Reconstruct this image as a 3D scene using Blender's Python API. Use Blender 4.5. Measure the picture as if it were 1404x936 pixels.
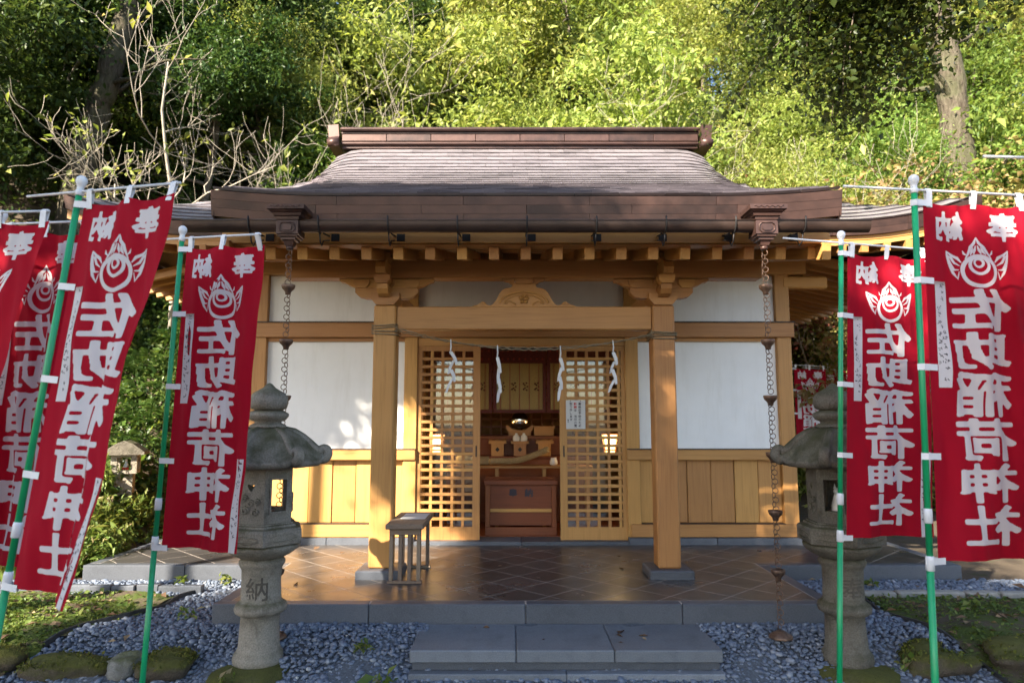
import bpy, bmesh, math, random
import numpy as np
from mathutils import Matrix, Vector, Euler

S = bpy.context.scene
for o in list(bpy.data.objects): bpy.data.objects.remove(o)
C = S.collection
R = math.radians
X0 = 0.115                     # the hall's middle axis

# ------------------------------------------------------------------ camera, sky, sun, exposure
cam = bpy.data.objects.new('camera', bpy.data.cameras.new('camera')); C.objects.link(cam)
cam.location = (0, 0, 1.6); cam.rotation_euler = (R(90 + 6.7), 0, 0)
cam.data.lens = 24; cam.data.sensor_width = 36; cam.data.clip_start = 0.05; cam.data.clip_end = 1500
cam.data.dof.use_dof = True; cam.data.dof.focus_distance = 5.2; cam.data.dof.aperture_fstop = 2.0
S.camera = cam
SUN_DIR = Vector((-1.0, -1.3, 1.06)).normalized()          # from the scene towards the sun
SUN_EL = math.asin(SUN_DIR.z)
W = bpy.data.worlds.new('World'); S.world = W; W.use_nodes = True
wn = W.node_tree; bg = wn.nodes['Background']
sky = wn.nodes.new('ShaderNodeTexSky'); sky.sky_type = 'NISHITA'; sky.sun_disc = False
sky.sun_elevation = SUN_EL; sky.sun_rotation = math.atan2(SUN_DIR.x, SUN_DIR.y)
sky.air_density = 1.0; sky.dust_density = 0.9; sky.ozone_density = 1.0
wn.links.new(sky.outputs[0], bg.inputs[0]); bg.inputs[1].default_value = 0.085
sun = bpy.data.objects.new('sun', bpy.data.lights.new('sun', 'SUN')); C.objects.link(sun)
sun.data.energy = 5.0; sun.data.angle = R(0.55); sun.data.color = (1.0, 0.9, 0.74)
sun.rotation_euler = SUN_DIR.to_track_quat('Z', 'Y').to_euler()
S.view_settings.view_transform = 'Standard'; S.view_settings.look = 'None'
S.view_settings.exposure = 2.35; S.view_settings.gamma = 1.0
S.view_settings.use_curve_mapping = False
cy = S.cycles
cy.max_bounces = 4; cy.diffuse_bounces = 2; cy.glossy_bounces = 2; cy.transmission_bounces = 3
cy.transparent_max_bounces = 8; cy.sample_clamp_indirect = 6.0
cy.caustics_reflective = False; cy.caustics_refractive = False
cy.use_denoising = True; cy.use_adaptive_sampling = True; cy.adaptive_threshold = 0.02

# ------------------------------------------------------------------ materials
def nd(nt, typ, ins=None, **at):
    n = nt.nodes.new('ShaderNode' + typ)
    for k, v in at.items(): setattr(n, k, v)
    for k, v in (ins or {}).items():
        s = n.inputs[k]
        if isinstance(v, bpy.types.NodeSocket): nt.links.new(v, s)
        else: s.default_value = v
    return n
def ramp(nt, fac, stops, interp='LINEAR'):
    n = nd(nt, 'ValToRGB', {'Fac': fac}); cr = n.color_ramp; cr.interpolation = interp
    while len(cr.elements) < len(stops): cr.elements.new(0.5)
    for e, (p, c) in zip(cr.elements, stops):
        e.position = p; e.color = (*c, 1) if len(c) == 3 else c
    return n.outputs[0]
def mix(nt, fac, a, b, bt='MIX'):
    n = nd(nt, 'Mix', data_type='RGBA', blend_type=bt)
    for i, v in ((0, fac), (6, a), (7, b)):
        if isinstance(v, bpy.types.NodeSocket): nt.links.new(v, n.inputs[i])
        else: n.inputs[i].default_value = (*v, 1) if isinstance(v, tuple) and len(v) == 3 else v
    return n.outputs[2]
def newmat(name):
    m = bpy.data.materials.new(name); m.use_nodes = True
    nt = m.node_tree; return m, nt, nt.nodes['Principled BSDF']
def noise(nt, vec, scale, detail=4, rough=0.55, dist=0.0):
    return nd(nt, 'TexNoise', {'Vector': vec, 'Scale': scale, 'Detail': detail, 'Roughness': rough, 'Distortion': dist}).outputs[0]
def bump(nt, bsdf, h, strength=0.3, dist=0.01):
    b = nd(nt, 'Bump', {'Height': h, 'Strength': strength, 'Distance': dist}); nt.links.new(b.outputs[0], bsdf.inputs['Normal'])
def setp(nt, b, **k):
    for n, v in k.items():
        s = b.inputs[n.replace('_', ' ')]
        if isinstance(v, bpy.types.NodeSocket): nt.links.new(v, s)
        else: s.default_value = (*v, 1) if isinstance(v, tuple) and len(v) == 3 else v

def wood(name, axis, light, dark, rough=0.5, knots=0.25, spec=0.35):
    m, nt, b = newmat(name)
    tc = nd(nt, 'TexCoord').outputs['Object']; oi = nd(nt, 'ObjectInfo')
    off = nd(nt, 'VectorMath', {0: tc, 1: oi.outputs['Location']}, operation='ADD').outputs[0]
    sc = [14, 14, 14]; sc['xyz'.index(axis)] = 0.5
    mp = nd(nt, 'Mapping', {'Vector': off, 'Scale': tuple(sc)}).outputs[0]
    g1 = noise(nt, mp, 2.2, 5, 0.6, 1.2)
    f2 = nd(nt, 'Math', {0: nd(nt, 'Math', {0: g1, 1: 0.65}, operation='MULTIPLY').outputs[0], 1: nd(nt, 'Math', {0: noise(nt, mp, 7, 3), 1: 0.35}, operation='MULTIPLY').outputs[0]}, operation='ADD').outputs[0]
    mid = tuple(a * .45 + b_ * .55 for a, b_ in zip(light, dark)); col = ramp(nt, f2, [(0.32, mid), (0.5, light), (0.72, tuple(min(1, c * 1.07) for c in light))])
    big = noise(nt, off, 1.6, 3)
    col = mix(nt, ramp(nt, big, [(0.35, (0, 0, 0)), (0.75, (1, 1, 1))]), col, mix(nt, 0.30, col, dark))
    rv = nd(nt, 'HueSaturation', {'Color': col, 'Hue': nd(nt, 'MapRange', {0: oi.outputs['Random'], 3: 0.492, 4: 0.506}).outputs[0],
            'Value': nd(nt, 'MapRange', {0: oi.outputs['Random'], 3: 0.80, 4: 1.14}).outputs[0]}).outputs[0]
    setp(nt, b, Base_Color=rv, Roughness=rough); b.inputs['Specular IOR Level'].default_value = spec
    bump(nt, b, f2, 0.06, 0.003)
    return m
HL, HD = (0.45, 0.228, 0.070), (0.25, 0.108, 0.027)
M = {}
for a in 'xyz': M['wood_' + a] = wood('hinoki_' + a, a, HL, HD)
for a in 'xz': M['redwood_' + a] = wood('stained_wood_' + a, a, (0.21, 0.060, 0.017), (0.09, 0.024, 0.008), 0.55)
for a in 'xyz': M['greywood_' + a] = wood('weathered_wood_' + a, a, (0.23, 0.165, 0.115), (0.11, 0.076, 0.052), 0.7, spec=0.2)
M['darkwood'] = wood('dark_wood', 'x', (0.05, 0.03, 0.022), (0.02, 0.012, 0.01), 0.5)

def simple(name, col, rough=0.6, metal=0.0, var=0.0, scale=20, bmp=0.0, spec=0.5, rnd=0.0):
    m, nt, b = newmat(name)
    tc = nd(nt, 'TexCoord').outputs['Object']; c = (*col, 1)
    n = noise(nt, tc, scale, 5)
    if var: 
        c = mix(nt, ramp(nt, n, [(0.3, (0, 0, 0)), (0.7, (1, 1, 1))]), tuple(x * (1 - var) for x in col), tuple(min(1, x * (1 + var)) for x in col))
    if rnd:
        oi = nd(nt, 'ObjectInfo').outputs['Random']
        c = nd(nt, 'HueSaturation', {'Color': c, 'Value': nd(nt, 'MapRange', {0: oi, 3: 1 - rnd, 4: 1 + rnd}).outputs[0]}).outputs[0]
    setp(nt, b, Base_Color=c if not isinstance(c, tuple) else col, Roughness=rough, Metallic=metal); b.inputs['Specular IOR Level'].default_value = spec
    if bmp: bump(nt, b, n, bmp, 0.005)
    return m
# plaster: off-white with faint blotches and trowel marks
m, nt, b = newmat('plaster'); tc = nd(nt, 'TexCoord').outputs['Object']
c = mix(nt, ramp(nt, noise(nt, tc, 2.2, 6, 0.65), [(0.3, (0, 0, 0)), (0.75, (1, 1, 1))]), (0.76, 0.755, 0.745), (0.83, 0.825, 0.815))
mp = nd(nt, 'Mapping', {'Vector': tc, 'Scale': (5, 5, 0.7)}).outputs[0]
c = mix(nt, ramp(nt, noise(nt, mp, 2.0, 6, 0.7), [(0.5, (0, 0, 0)), (0.85, (0.5, 0.5, 0.5))]), c, (0.62, 0.60, 0.56))
setp(nt, b, Base_Color=c, Roughness=0.9); bump(nt, b, noise(nt, tc, 60, 5), 0.25, 0.003); M['plaster'] = m
# copper roofing: brown patina on fascia and gutter, streaks, per piece tint
def copper(name, a, bcol, rough=0.42):
    m, nt, b = newmat(name); tc = nd(nt, 'TexCoord').outputs['Object']; oi = nd(nt, 'ObjectInfo').outputs['Random']
    at = nd(nt, 'Attribute', attribute_name='rnd').outputs['Fac']
    r = nd(nt, 'Math', {0: nd(nt, 'Math', {0: oi, 1: at}, operation='ADD').outputs[0], 1: 1.0}, operation='FRACT') if False else nd(nt, 'Math', {0: nd(nt, 'Math', {0: oi, 1: at}, operation='ADD').outputs[0]}, operation='FRACT')
    n1 = noise(nt, tc, 3.0, 6, 0.6); n2 = noise(nt, tc, 28, 4)
    f = nd(nt, 'Math', {0: n1, 1: nd(nt, 'Math', {0: r.outputs[0], 1: 0.35}, operation='MULTIPLY').outputs[0]}, operation='ADD').outputs[0]
    col = ramp(nt, f, [(0.35, a), (0.65, bcol), (0.9, tuple(x * 0.8 for x in a))])
    setp(nt, b, Base_Color=col, Metallic=0.45, Roughness=nd(nt, 'MapRange', {0: n2, 3: rough - 0.1, 4: rough + 0.15}).outputs[0])
    bump(nt, b, n2, 0.08, 0.003)
    return m
M['copper'] = copper('copper_shingle', (0.20, 0.182, 0.196), (0.33, 0.30, 0.318), 0.30)  # shingles: sky sheen put into the pale grey-lavender base colour
M['copper_dark'] = copper('copper_fascia', (0.040, 0.022, 0.019), (0.075, 0.039, 0.031), 0.40)
M['gutter'] = copper('copper_gutter', (0.03, 0.02, 0.017), (0.055, 0.034, 0.027), 0.42)
M['bronze'] = simple('bronze', (0.16, 0.10, 0.07), 0.5, 0.7, 0.35, 40, 0.1)
M['iron'] = simple('iron', (0.02, 0.018, 0.018), 0.55, 0.5, 0.3)
# granite and tiles
def granite(name, a, bcol, rough, scale=160, spec=0.45):
    m, nt, b = newmat(name); tc = nd(nt, 'TexCoord').outputs['Object']; oi = nd(nt, 'ObjectInfo').outputs['Random']
    n = noise(nt, tc, scale, 3, 0.7); l = noise(nt, tc, 2.4, 5)
    col = mix(nt, ramp(nt, n, [(0.38, (0, 0, 0)), (0.62, (1, 1, 1))]), a, bcol)
    col = mix(nt, nd(nt, 'MapRange', {0: l, 1: 0.35, 2: 0.8, 3: 0.0, 4: 0.38}).outputs[0], col, tuple(x * 1.35 for x in bcol))
    col = mix(nt, ramp(nt, noise(nt, tc, 6.5, 6, 0.7), [(0.5, (0, 0, 0)), (0.78, (0.55, 0.55, 0.55))]), col, tuple(x * 0.55 for x in a))
    col = nd(nt, 'HueSaturation', {'Color': col, 'Value': nd(nt, 'MapRange', {0: oi, 3: 0.82, 4: 1.2}).outputs[0]}).outputs[0]
    setp(nt, b, Base_Color=col, Roughness=nd(nt, 'MapRange', {0: l, 1: 0.3, 2: 0.75, 3: rough - 0.08, 4: rough + 0.12}).outputs[0])
    b.inputs['Specular IOR Level'].default_value = spec
    bump(nt, b, n, 0.06, 0.002); return m
M['kerb'] = granite('dark_granite', (0.045, 0.05, 0.062), (0.085, 0.092, 0.108), 0.5)
M['step'] = granite('step_granite', (0.10, 0.11, 0.125), (0.16, 0.17, 0.185), 0.6)
M['tile'] = granite('slate_tile', (0.034, 0.031, 0.031), (0.055, 0.050, 0.048), 0.32, 90, 0.55)
M['grout'] = simple('grout', (0.36, 0.31, 0.265), 0.9, 0, 0.25, 12)
# carved stone with lichen, moss on what faces up
def stone(name, a, bcol, moss, mossy=0.5):
    m, nt, b = newmat(name); tc = nd(nt, 'TexCoord').outputs['Object']
    n = noise(nt, tc, 90, 4, 0.75); l = noise(nt, tc, 5, 6, 0.65)
    col = mix(nt, ramp(nt, n, [(0.35, (0, 0, 0)), (0.65, (1, 1, 1))]), a, bcol)
    col = mix(nt, ramp(nt, l, [(0.48, (0, 0, 0)), (0.72, (0.75, 0.75, 0.75))]), col, tuple(x * 0.42 for x in a))
    nz = nd(nt, 'SeparateXYZ', {0: nd(nt, 'NewGeometry').outputs['Normal']}).outputs[2]
    mk = nd(nt, 'Math', {0: nd(nt, 'Math', {0: nz, 1: 0.5}, operation='MULTIPLY').outputs[0], 1: l}, operation='ADD').outputs[0]
    mf = ramp(nt, mk, [(0.78 - mossy * 0.45, (0, 0, 0)), (min(1.0, 1.25 - mossy * 0.45), (0.8, 0.8, 0.8))])
    col = mix(nt, mf, col, mix(nt, noise(nt, tc, 30, 4), moss, tuple(x * 0.45 for x in moss)))
    setp(nt, b, Base_Color=col, Roughness=0.92); b.inputs['Specular IOR Level'].default_value = 0.2
    h = nd(nt, 'Math', {0: n, 1: nd(nt, 'Math', {0: l, 1: 2.0}, operation='MULTIPLY').outputs[0]}, operation='ADD').outputs[0]
    bump(nt, b, h, 0.9, 0.02); return m
M['stone'] = stone('lantern_stone', (0.235, 0.205, 0.16), (0.40, 0.355, 0.29), (0.095, 0.095, 0.032), 0.42)
M['stone_dark'] = stone('dark_lantern_stone', (0.125, 0.11, 0.085), (0.22, 0.195, 0.155), (0.075, 0.078, 0.028), 0.45)
M['mossrock'] = stone('mossy_rock', (0.07, 0.055, 0.04), (0.13, 0.105, 0.08), (0.12, 0.125, 0.018), 0.85)
M['palerock'] = stone('pale_rock', (0.22, 0.21, 0.19), (0.32, 0.31, 0.28), (0.12, 0.13, 0.03), 0.25)
M['groove'] = simple('carved_groove_shade', (0.085, 0.072, 0.056), 0.95, 0, 0.3, 60)  # shade inside the carved strokes, put into the colour
# gravel pebbles
m, nt, b = newmat('pebble'); at = nd(nt, 'Attribute', attribute_name='rnd').outputs['Fac']
tc = nd(nt, 'TexCoord').outputs['Object']
col = ramp(nt, at, [(0.0, (0.045, 0.062, 0.098)), (0.35, (0.092, 0.118, 0.17)), (0.7, (0.15, 0.182, 0.245)), (0.93, (0.24, 0.26, 0.30)), (1.0, (0.42, 0.42, 0.41))])
col = mix(nt, nd(nt, 'MapRange', {0: noise(nt, tc, 45, 4), 3: 0.0, 4: 0.4}).outputs[0], col, (0.10, 0.105, 0.115))
setp(nt, b, Base_Color=col, Roughness=0.55); M['pebble'] = m
# earth with moss patches
def earth(name, soil, soil2, moss, th):
    m, nt, b = newmat(name); tc = nd(nt, 'TexCoord').outputs['Object']
    n = noise(nt, tc, 26, 6, 0.7); l = noise(nt, tc, 2.6, 6, 0.6)
    s = mix(nt, n, soil, soil2)
    mm = mix(nt, noise(nt, tc, 60, 3), moss, tuple(x * 0.4 for x in moss))
    f = ramp(nt, nd(nt, 'Math', {0: l, 1: nd(nt, 'Math', {0: n, 1: 0.4}, operation='MULTIPLY').outputs[0]}, operation='ADD').outputs[0], [(th, (0, 0, 0)), (th + 0.12, (1, 1, 1))])
    setp(nt, b, Base_Color=mix(nt, f, s, mm), Roughness=0.95); b.inputs['Specular IOR Level'].default_value = 0.15
    bump(nt, b, n, 0.8, 0.02); return m
M['soil'] = earth('soil', (0.055, 0.042, 0.03), (0.12, 0.092, 0.066), (0.06, 0.075, 0.02), 0.78)
M['mossground'] = earth('moss_ground', (0.06, 0.046, 0.03), (0.11, 0.085, 0.06), (0.085, 0.115, 0.025), 0.62)
M['gravelbed'] = simple('gravel_bed', (0.075, 0.085, 0.1), 0.95, 0, 0.4, 60)
# foliage
def leafmat(name, stops, trans=0.35, rough=0.45):
    m, nt, b = newmat(name); at = nd(nt, 'Attribute', attribute_name='rnd').outputs['Fac']
    oi = nd(nt, 'ObjectInfo').outputs['Random']
    col = ramp(nt, at, stops)
    col = nd(nt, 'HueSaturation', {'Color': col, 'Hue': nd(nt, 'MapRange', {0: oi, 3: 0.485, 4: 0.515}).outputs[0], 'Value': nd(nt, 'MapRange', {0: oi, 3: 0.85, 4: 1.15}).outputs[0]}).outputs[0]
    setp(nt, b, Base_Color=col, Roughness=rough); b.inputs['Specular IOR Level'].default_value = 0.22
    tcol = nd(nt, 'HueSaturation', {'Color': col, 'Hue': 0.485, 'Saturation': 1.1, 'Value': 1.5}).outputs[0]
    t = nd(nt, 'BsdfTranslucent', {'Color': tcol})
    mx = nd(nt, 'MixShader', {0: trans, 1: b.outputs[0], 2: t.outputs[0]})
    nt.links.new(mx.outputs[0], nt.nodes['Material Output'].inputs[0]); return m
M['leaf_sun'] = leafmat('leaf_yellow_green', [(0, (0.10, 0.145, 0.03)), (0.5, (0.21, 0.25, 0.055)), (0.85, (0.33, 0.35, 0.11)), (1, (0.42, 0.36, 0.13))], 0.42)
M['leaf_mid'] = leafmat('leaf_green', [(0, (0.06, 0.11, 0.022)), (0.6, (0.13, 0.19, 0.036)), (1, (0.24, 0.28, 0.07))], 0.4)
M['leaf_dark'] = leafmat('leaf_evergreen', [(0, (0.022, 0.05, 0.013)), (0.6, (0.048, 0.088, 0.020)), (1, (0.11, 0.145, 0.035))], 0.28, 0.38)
M['leaf_maple'] = leafmat('leaf_maple_turning', [(0, (0.16, 0.16, 0.04)), (0.45, (0.26, 0.22, 0.07)), (0.8, (0.34, 0.23, 0.12)), (1, (0.26, 0.12, 0.07))])
M['leaf_maple_red'] = leafmat('leaf_maple_red', [(0, (0.10, 0.035, 0.022)), (0.6, (0.16, 0.06, 0.035)), (1, (0.24, 0.12, 0.05))])
M['leaf_overhang'] = leafmat('leaf_maple_shaded', [(0, (0.018, 0.034, 0.007)), (0.6, (0.036, 0.058, 0.010)), (1, (0.07, 0.085, 0.015))], 0.25)  # shade on the boughs put into the leaf colour
M['fern'] = leafmat('fern_green', [(0, (0.035, 0.075, 0.018)), (0.6, (0.065, 0.12, 0.03)), (1, (0.12, 0.17, 0.045))], 0.3)
M['herb'] = leafmat('herb_green', [(0, (0.06, 0.10, 0.02)), (0.6, (0.11, 0.15, 0.03)), (0.9, (0.18, 0.19, 0.05)), (1, (0.28, 0.20, 0.12))], 0.3)
M['moss'] = leafmat('moss_tuft', [(0, (0.05, 0.06, 0.012)), (0.6, (0.11, 0.115, 0.02)), (1, (0.18, 0.17, 0.035))], 0.2, 0.8)
M['dead_leaf'] = leafmat('dead_leaf', [(0, (0.10, 0.055, 0.03)), (0.6, (0.19, 0.12, 0.07)), (1, (0.30, 0.22, 0.12))], 0.1, 0.7)
M['bark'] = simple('bark', (0.13, 0.10, 0.075), 0.9, 0, 0.5, 9, 0.8)
M['bark_pale'] = simple('pale_bark', (0.30, 0.26, 0.205), 0.85, 0, 0.35, 7, 0.6)
m, nt, b = newmat('mottled_bark'); tc = nd(nt, 'TexCoord').outputs['Object']
mp = nd(nt, 'Mapping', {'Vector': tc, 'Scale': (1, 1, 0.28)}).outputs[0]
rg_ = noise(nt, mp, 16, 6, 0.7, 0.6); bl_ = noise(nt, tc, 2.6, 6, 0.65)
c = ramp(nt, rg_, [(0.35, (0.035, 0.028, 0.02)), (0.55, (0.10, 0.082, 0.062)), (0.75, (0.16, 0.135, 0.105))])
c = mix(nt, ramp(nt, bl_, [(0.42, (0, 0, 0)), (0.6, (0.8, 0.8, 0.8))]), c, mix(nt, rg_, (0.045, 0.05, 0.02), (0.12, 0.115, 0.075)))
setp(nt, b, Base_Color=c, Roughness=0.95); b.inputs['Specular IOR Level'].default_value = 0.1; bump(nt, b, rg_, 1.0, 0.06); M['bark_big'] = m
# cloth, plastic, paper, rope
def cloth(name, col, trans):
    m, nt, b = newmat(name); tc = nd(nt, 'TexCoord').outputs['Object']
    n = noise(nt, tc, 7, 4); fine = noise(nt, tc, 260, 2)
    c = mix(nt, n, col, tuple(x * 0.86 for x in col))
    setp(nt, b, Base_Color=c, Roughness=0.8); b.inputs['Specular IOR Level'].default_value = 0.2
    bump(nt, b, fine, 0.1, 0.001)
    t = nd(nt, 'BsdfTranslucent', {'Color': c})
    mx = nd(nt, 'MixShader', {0: trans, 1: b.outputs[0], 2: t.outputs[0]})
    nt.links.new(mx.outputs[0], nt.nodes['Material Output'].inputs[0]); return m
M['red'] = cloth('red_cotton', (0.44, 0.004, 0.022), 0.38)
M['white_print'] = cloth('white_print', (0.74, 0.71, 0.73), 0.25)
M['strip'] = cloth('paper_strip', (0.72, 0.70, 0.72), 0.2)
M['ink'] = simple('ink', (0.035, 0.03, 0.04), 0.8)
M['ink_red'] = simple('red_ink', (0.5, 0.03, 0.03), 0.8)
M['paper'] = cloth('white_paper', (0.80, 0.80, 0.80), 0.3)
M['pole'] = simple('green_plastic', (0.010, 0.30, 0.115), 0.35, 0, 0.08, 4)
M['white_plastic'] = simple('white_plastic', (0.66, 0.66, 0.68), 0.4, 0, 0.06, 9)
M['rope'] = simple('straw_rope', (0.40, 0.29, 0.14), 0.9, 0, 0.4, 120, 0.5)
M['twine'] = simple('hemp_twine', (0.20, 0.155, 0.095), 0.9, 0, 0.4, 150, 0.5)
M['ceramic'] = simple('white_ceramic', (0.75, 0.73, 0.68), 0.2)
M['brass'] = simple('brass', (0.55, 0.40, 0.12), 0.3, 0.9)
M['mirror'] = simple('bronze_mirror', (0.75, 0.75, 0.72), 0.08, 1.0)
M['edging'] = simple('black_plastic_edging', (0.025, 0.025, 0.028), 0.55, 0, 0.3, 30)
M['concrete'] = simple('concrete_kerb', (0.24, 0.225, 0.20), 0.9, 0, 0.25, 12, 0.3)
M['brocade'] = simple('red_brocade', (0.085, 0.012, 0.012), 0.7, 0, 0.5, 70)
M['brocade_spot'] = simple('red_brocade_flower', (0.24, 0.03, 0.02), 0.7)
M['roof_grey'] = simple('grey_sheet_roof', (0.25, 0.27, 0.27), 0.6, 0, 0.2, 15)
M['fox_white'] = simple('fox_glaze', (0.78, 0.77, 0.74), 0.3)
M['fox_red'] = simple('red_paint', (0.65, 0.05, 0.02), 0.4)
# bamboo blind: fine splints
m, nt, b = newmat('bamboo_blind'); tc = nd(nt, 'TexCoord').outputs['Object']
w = nd(nt, 'TexWave', {'Vector': tc, 'Scale': 30.0, 'Distortion': 0.6}, bands_direction='Z').outputs[1]
setp(nt, b, Base_Color=ramp(nt, w, [(0.1, (0.16, 0.12, 0.035)), (0.6, (0.40, 0.30, 0.095))]), Roughness=0.6); M['blind'] = m
# window glass (thin): mirror-like at a slant, clear head-on
m, nt, b = newmat('thin_glass')
gl = nd(nt, 'BsdfGlossy', {'Color': (1, 1, 1, 1), 'Roughness': 0.02}); tr = nd(nt, 'BsdfTransparent', {'Color': (0.93, 0.96, 0.95, 1)})
mx = nd(nt, 'MixShader', {0: nd(nt, 'Fresnel', {'IOR': 1.6}).outputs[0], 1: tr.outputs[0], 2: gl.outputs[0]})
nt.links.new(mx.outputs[0], nt.nodes['Material Output'].inputs[0]); M['glass'] = m
m, nt, b = newmat('lamp_paper'); setp(nt, b, Base_Color=(0.85, 0.75, 0.55)); b.inputs['Emission Color'].default_value = (1.0, 0.50, 0.14, 1); b.inputs['Emission Strength'].default_value = 0.75; M['lamp'] = m

# ------------------------------------------------------------------ builders
WM = {}
def put(o, parent=None, mw=None):
    mw = mw if mw is not None else Matrix.Identity(4)
    C.objects.link(o); WM[o] = mw
    if parent is not None:
        o.parent = parent; o.matrix_parent_inverse = WM[parent].inverted()
    o.matrix_basis = mw
    return o
def tag(o, label=None, cat=None, group=None, kind=None):
    for k, v in (('label', label), ('category', cat), ('group', group), ('kind', kind)):
        if v: o[k] = v
    return o
def thing(name, loc, label, cat, group=None, rz=0.0):
    o = bpy.data.objects.new(name, None); o.empty_display_size = 0.1
    put(o, None, Matrix.Translation(loc) @ Matrix.Rotation(rz, 4, 'Z'))
    return tag(o, label, cat, group)
class MB:
    def __init__(s): s.v = []; s.f = []; s.sm = []
    def add(s, vs, fs, smooth=False):
        n = len(s.v); s.v += [tuple(p) for p in vs]; s.f += [tuple(i + n for i in f) for f in fs]; s.sm += [smooth] * len(fs); return s
    def box(s, x0, x1, y0, y1, z0, z1, mw=None):
        vs = [Vector((x, y, z)) for z in (z0, z1) for x, y in ((x0, y0), (x1, y0), (x1, y1), (x0, y1))]
        if mw: vs = [mw @ v for v in vs]
        return s.add(vs, [(3, 2, 1, 0), (4, 5, 6, 7), (0, 1, 5, 4), (1, 2, 6, 5), (2, 3, 7, 6), (3, 0, 4, 7)])
    def prism(s, poly, a0, a1, axis='y', mw=None):
        n = len(poly)
        def p3(p, a): 
            return Vector((p[0], a, p[1])) if axis == 'y' else Vector((a, p[0], p[1])) if axis == 'x' else Vector((p[0], p[1], a))
        vs = [p3(p, a0) for p in poly] + [p3(p, a1) for p in poly]
        if mw: vs = [mw @ v for v in vs]
        fs = [tuple(range(n)), tuple(range(2 * n - 1, n - 1, -1))] + [(i, i + n, (i + 1) % n + n, (i + 1) % n) for i in range(n)]
        return s.add(vs, fs)
    def lathe(s, prof, n=24, mw=None, smooth=True, cap=True, phase=0.0, mod=None):
        vs = []; fs = []
        for r, z in prof:
            for i in range(n):
                a = 2 * math.pi * i / n + phase
                rr = r * (mod(a, z) if mod else 1)
                vs.append(Vector((rr * math.cos(a), rr * math.sin(a), z)))
        if mw: vs = [mw @ v for v in vs]
        for j in range(len(prof) - 1):
            for i in range(n):
                k = (i + 1) % n; fs.append((j * n + i, j * n + k, (j + 1) * n + k, (j + 1) * n + i))
        if cap: fs += [tuple(range(n - 1, -1, -1)), tuple(range((len(prof) - 1) * n, len(prof) * n))]
        return s.add(vs, fs, smooth)
    def tube(s, pts, rad, n=6, smooth=True, cap=True):
        pts = [Vector(p) for p in pts]; rad = rad if isinstance(rad, (list, tuple)) else [rad] * len(pts)
        vs = []; fs = []; up = None
        for i, p in enumerate(pts):
            t = (pts[min(i + 1, len(pts) - 1)] - pts[max(i - 1, 0)])
            if t.length < 1e-9: t = Vector((0, 0, 1))
            t.normalize()
            if up is None: up = t.orthogonal().normalized()
            u = (up - t * up.dot(t)); u = u.normalized() if u.length > 1e-6 else t.orthogonal().normalized(); up = u
            w = t.cross(u)
            for k in range(n):
                a = 2 * math.pi * k / n; vs.append(p + (u * math.cos(a) + w * math.sin(a)) * rad[i])
        for j in range(len(pts) - 1):
            for k in range(n):
                q = (k + 1) % n; fs.append((j * n + k, j * n + q, (j + 1) * n + q, (j + 1) * n + k))
        if cap: fs += [tuple(range(n - 1, -1, -1)), tuple(range((len(pts) - 1) * n, len(pts) * n))]
        return s.add(vs, fs, smooth)
    def grid(s, fn, nu, nv, smooth=True):
        vs = [fn(i / nu, j / nv) for j in range(nv + 1) for i in range(nu + 1)]
        fs = [(j * (nu + 1) + i, j * (nu + 1) + i + 1, (j + 1) * (nu + 1) + i + 1, (j + 1) * (nu + 1) + i) for j in range(nv) for i in range(nu)]
        return s.add(vs, fs, smooth)
    def mesh(s, name, mat):
        me = bpy.data.meshes.new(name); me.from_pydata(s.v, [], s.f)
        me.polygons.foreach_set('use_smooth', s.sm); me.materials.append(M[mat] if isinstance(mat, str) else mat)
        me.update(); return me
    def build(s, name, mat, parent=None, mw=None, fixn=False):
        me = s.mesh(name, mat)
        if fixn:
            bm = bmesh.new(); bm.from_mesh(me); bmesh.ops.recalc_face_normals(bm, faces=bm.faces); bm.to_mesh(me); bm.free()
        return put(bpy.data.objects.new(name, me), parent, mw)
def chamfer_box(sx, sy, sz, c):
    """closed box with chamfered edges, 44 triangles"""
    hx, hy, hz = sx / 2, sy / 2, sz / 2; c = min(c, hx * .8, hy * .8, hz * .8)
    vs = []; idx = {}
    for x in (-1, 1):
        for y in (-1, 1):
            for z in (-1, 1):
                for a in range(3):
                    p = [x * hx, y * hy, z * hz]
                    for q in range(3):
                        if q != a: p[q] -= (x, y, z)[q] * c
                    idx[(x, y, z, a)] = len(vs); vs.append(tuple(p))
    fs = []
    def quad(l):
        ctr = sum((Vector(vs[i]) for i in l), Vector()) / len(l)
        n = (Vector(vs[l[1]]) - Vector(vs[l[0]])).cross(Vector(vs[l[2]]) - Vector(vs[l[1]]))
        fs.append(tuple(l) if n.dot(ctr) > 0 else tuple(reversed(l)))
    sg = ((-1, -1), (1, -1), (1, 1), (-1, 1))
    for a in range(3):
        b_, c_ = (a + 1) % 3, (a + 2) % 3
        for s_ in (-1, 1):
            l = []
            for u, w_ in sg:
                k = [0, 0, 0]; k[a] = s_; k[b_] = u; k[c_] = w_; l.append(idx[(*k, a)])
            quad(l)
        for u, w_ in sg:               # edges along axis a
            k0 = [0, 0, 0]; k0[a] = -1; k0[b_] = u; k0[c_] = w_; k1 = list(k0); k1[a] = 1
            quad([idx[(*k0, b_)], idx[(*k1, b_)], idx[(*k1, c_)], idx[(*k0, c_)]])
    for x in (-1, 1):
        for y in (-1, 1):
            for z in (-1, 1): quad([idx[(x, y, z, a)] for a in range(3)])
    return vs, fs
_bc = {}
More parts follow.
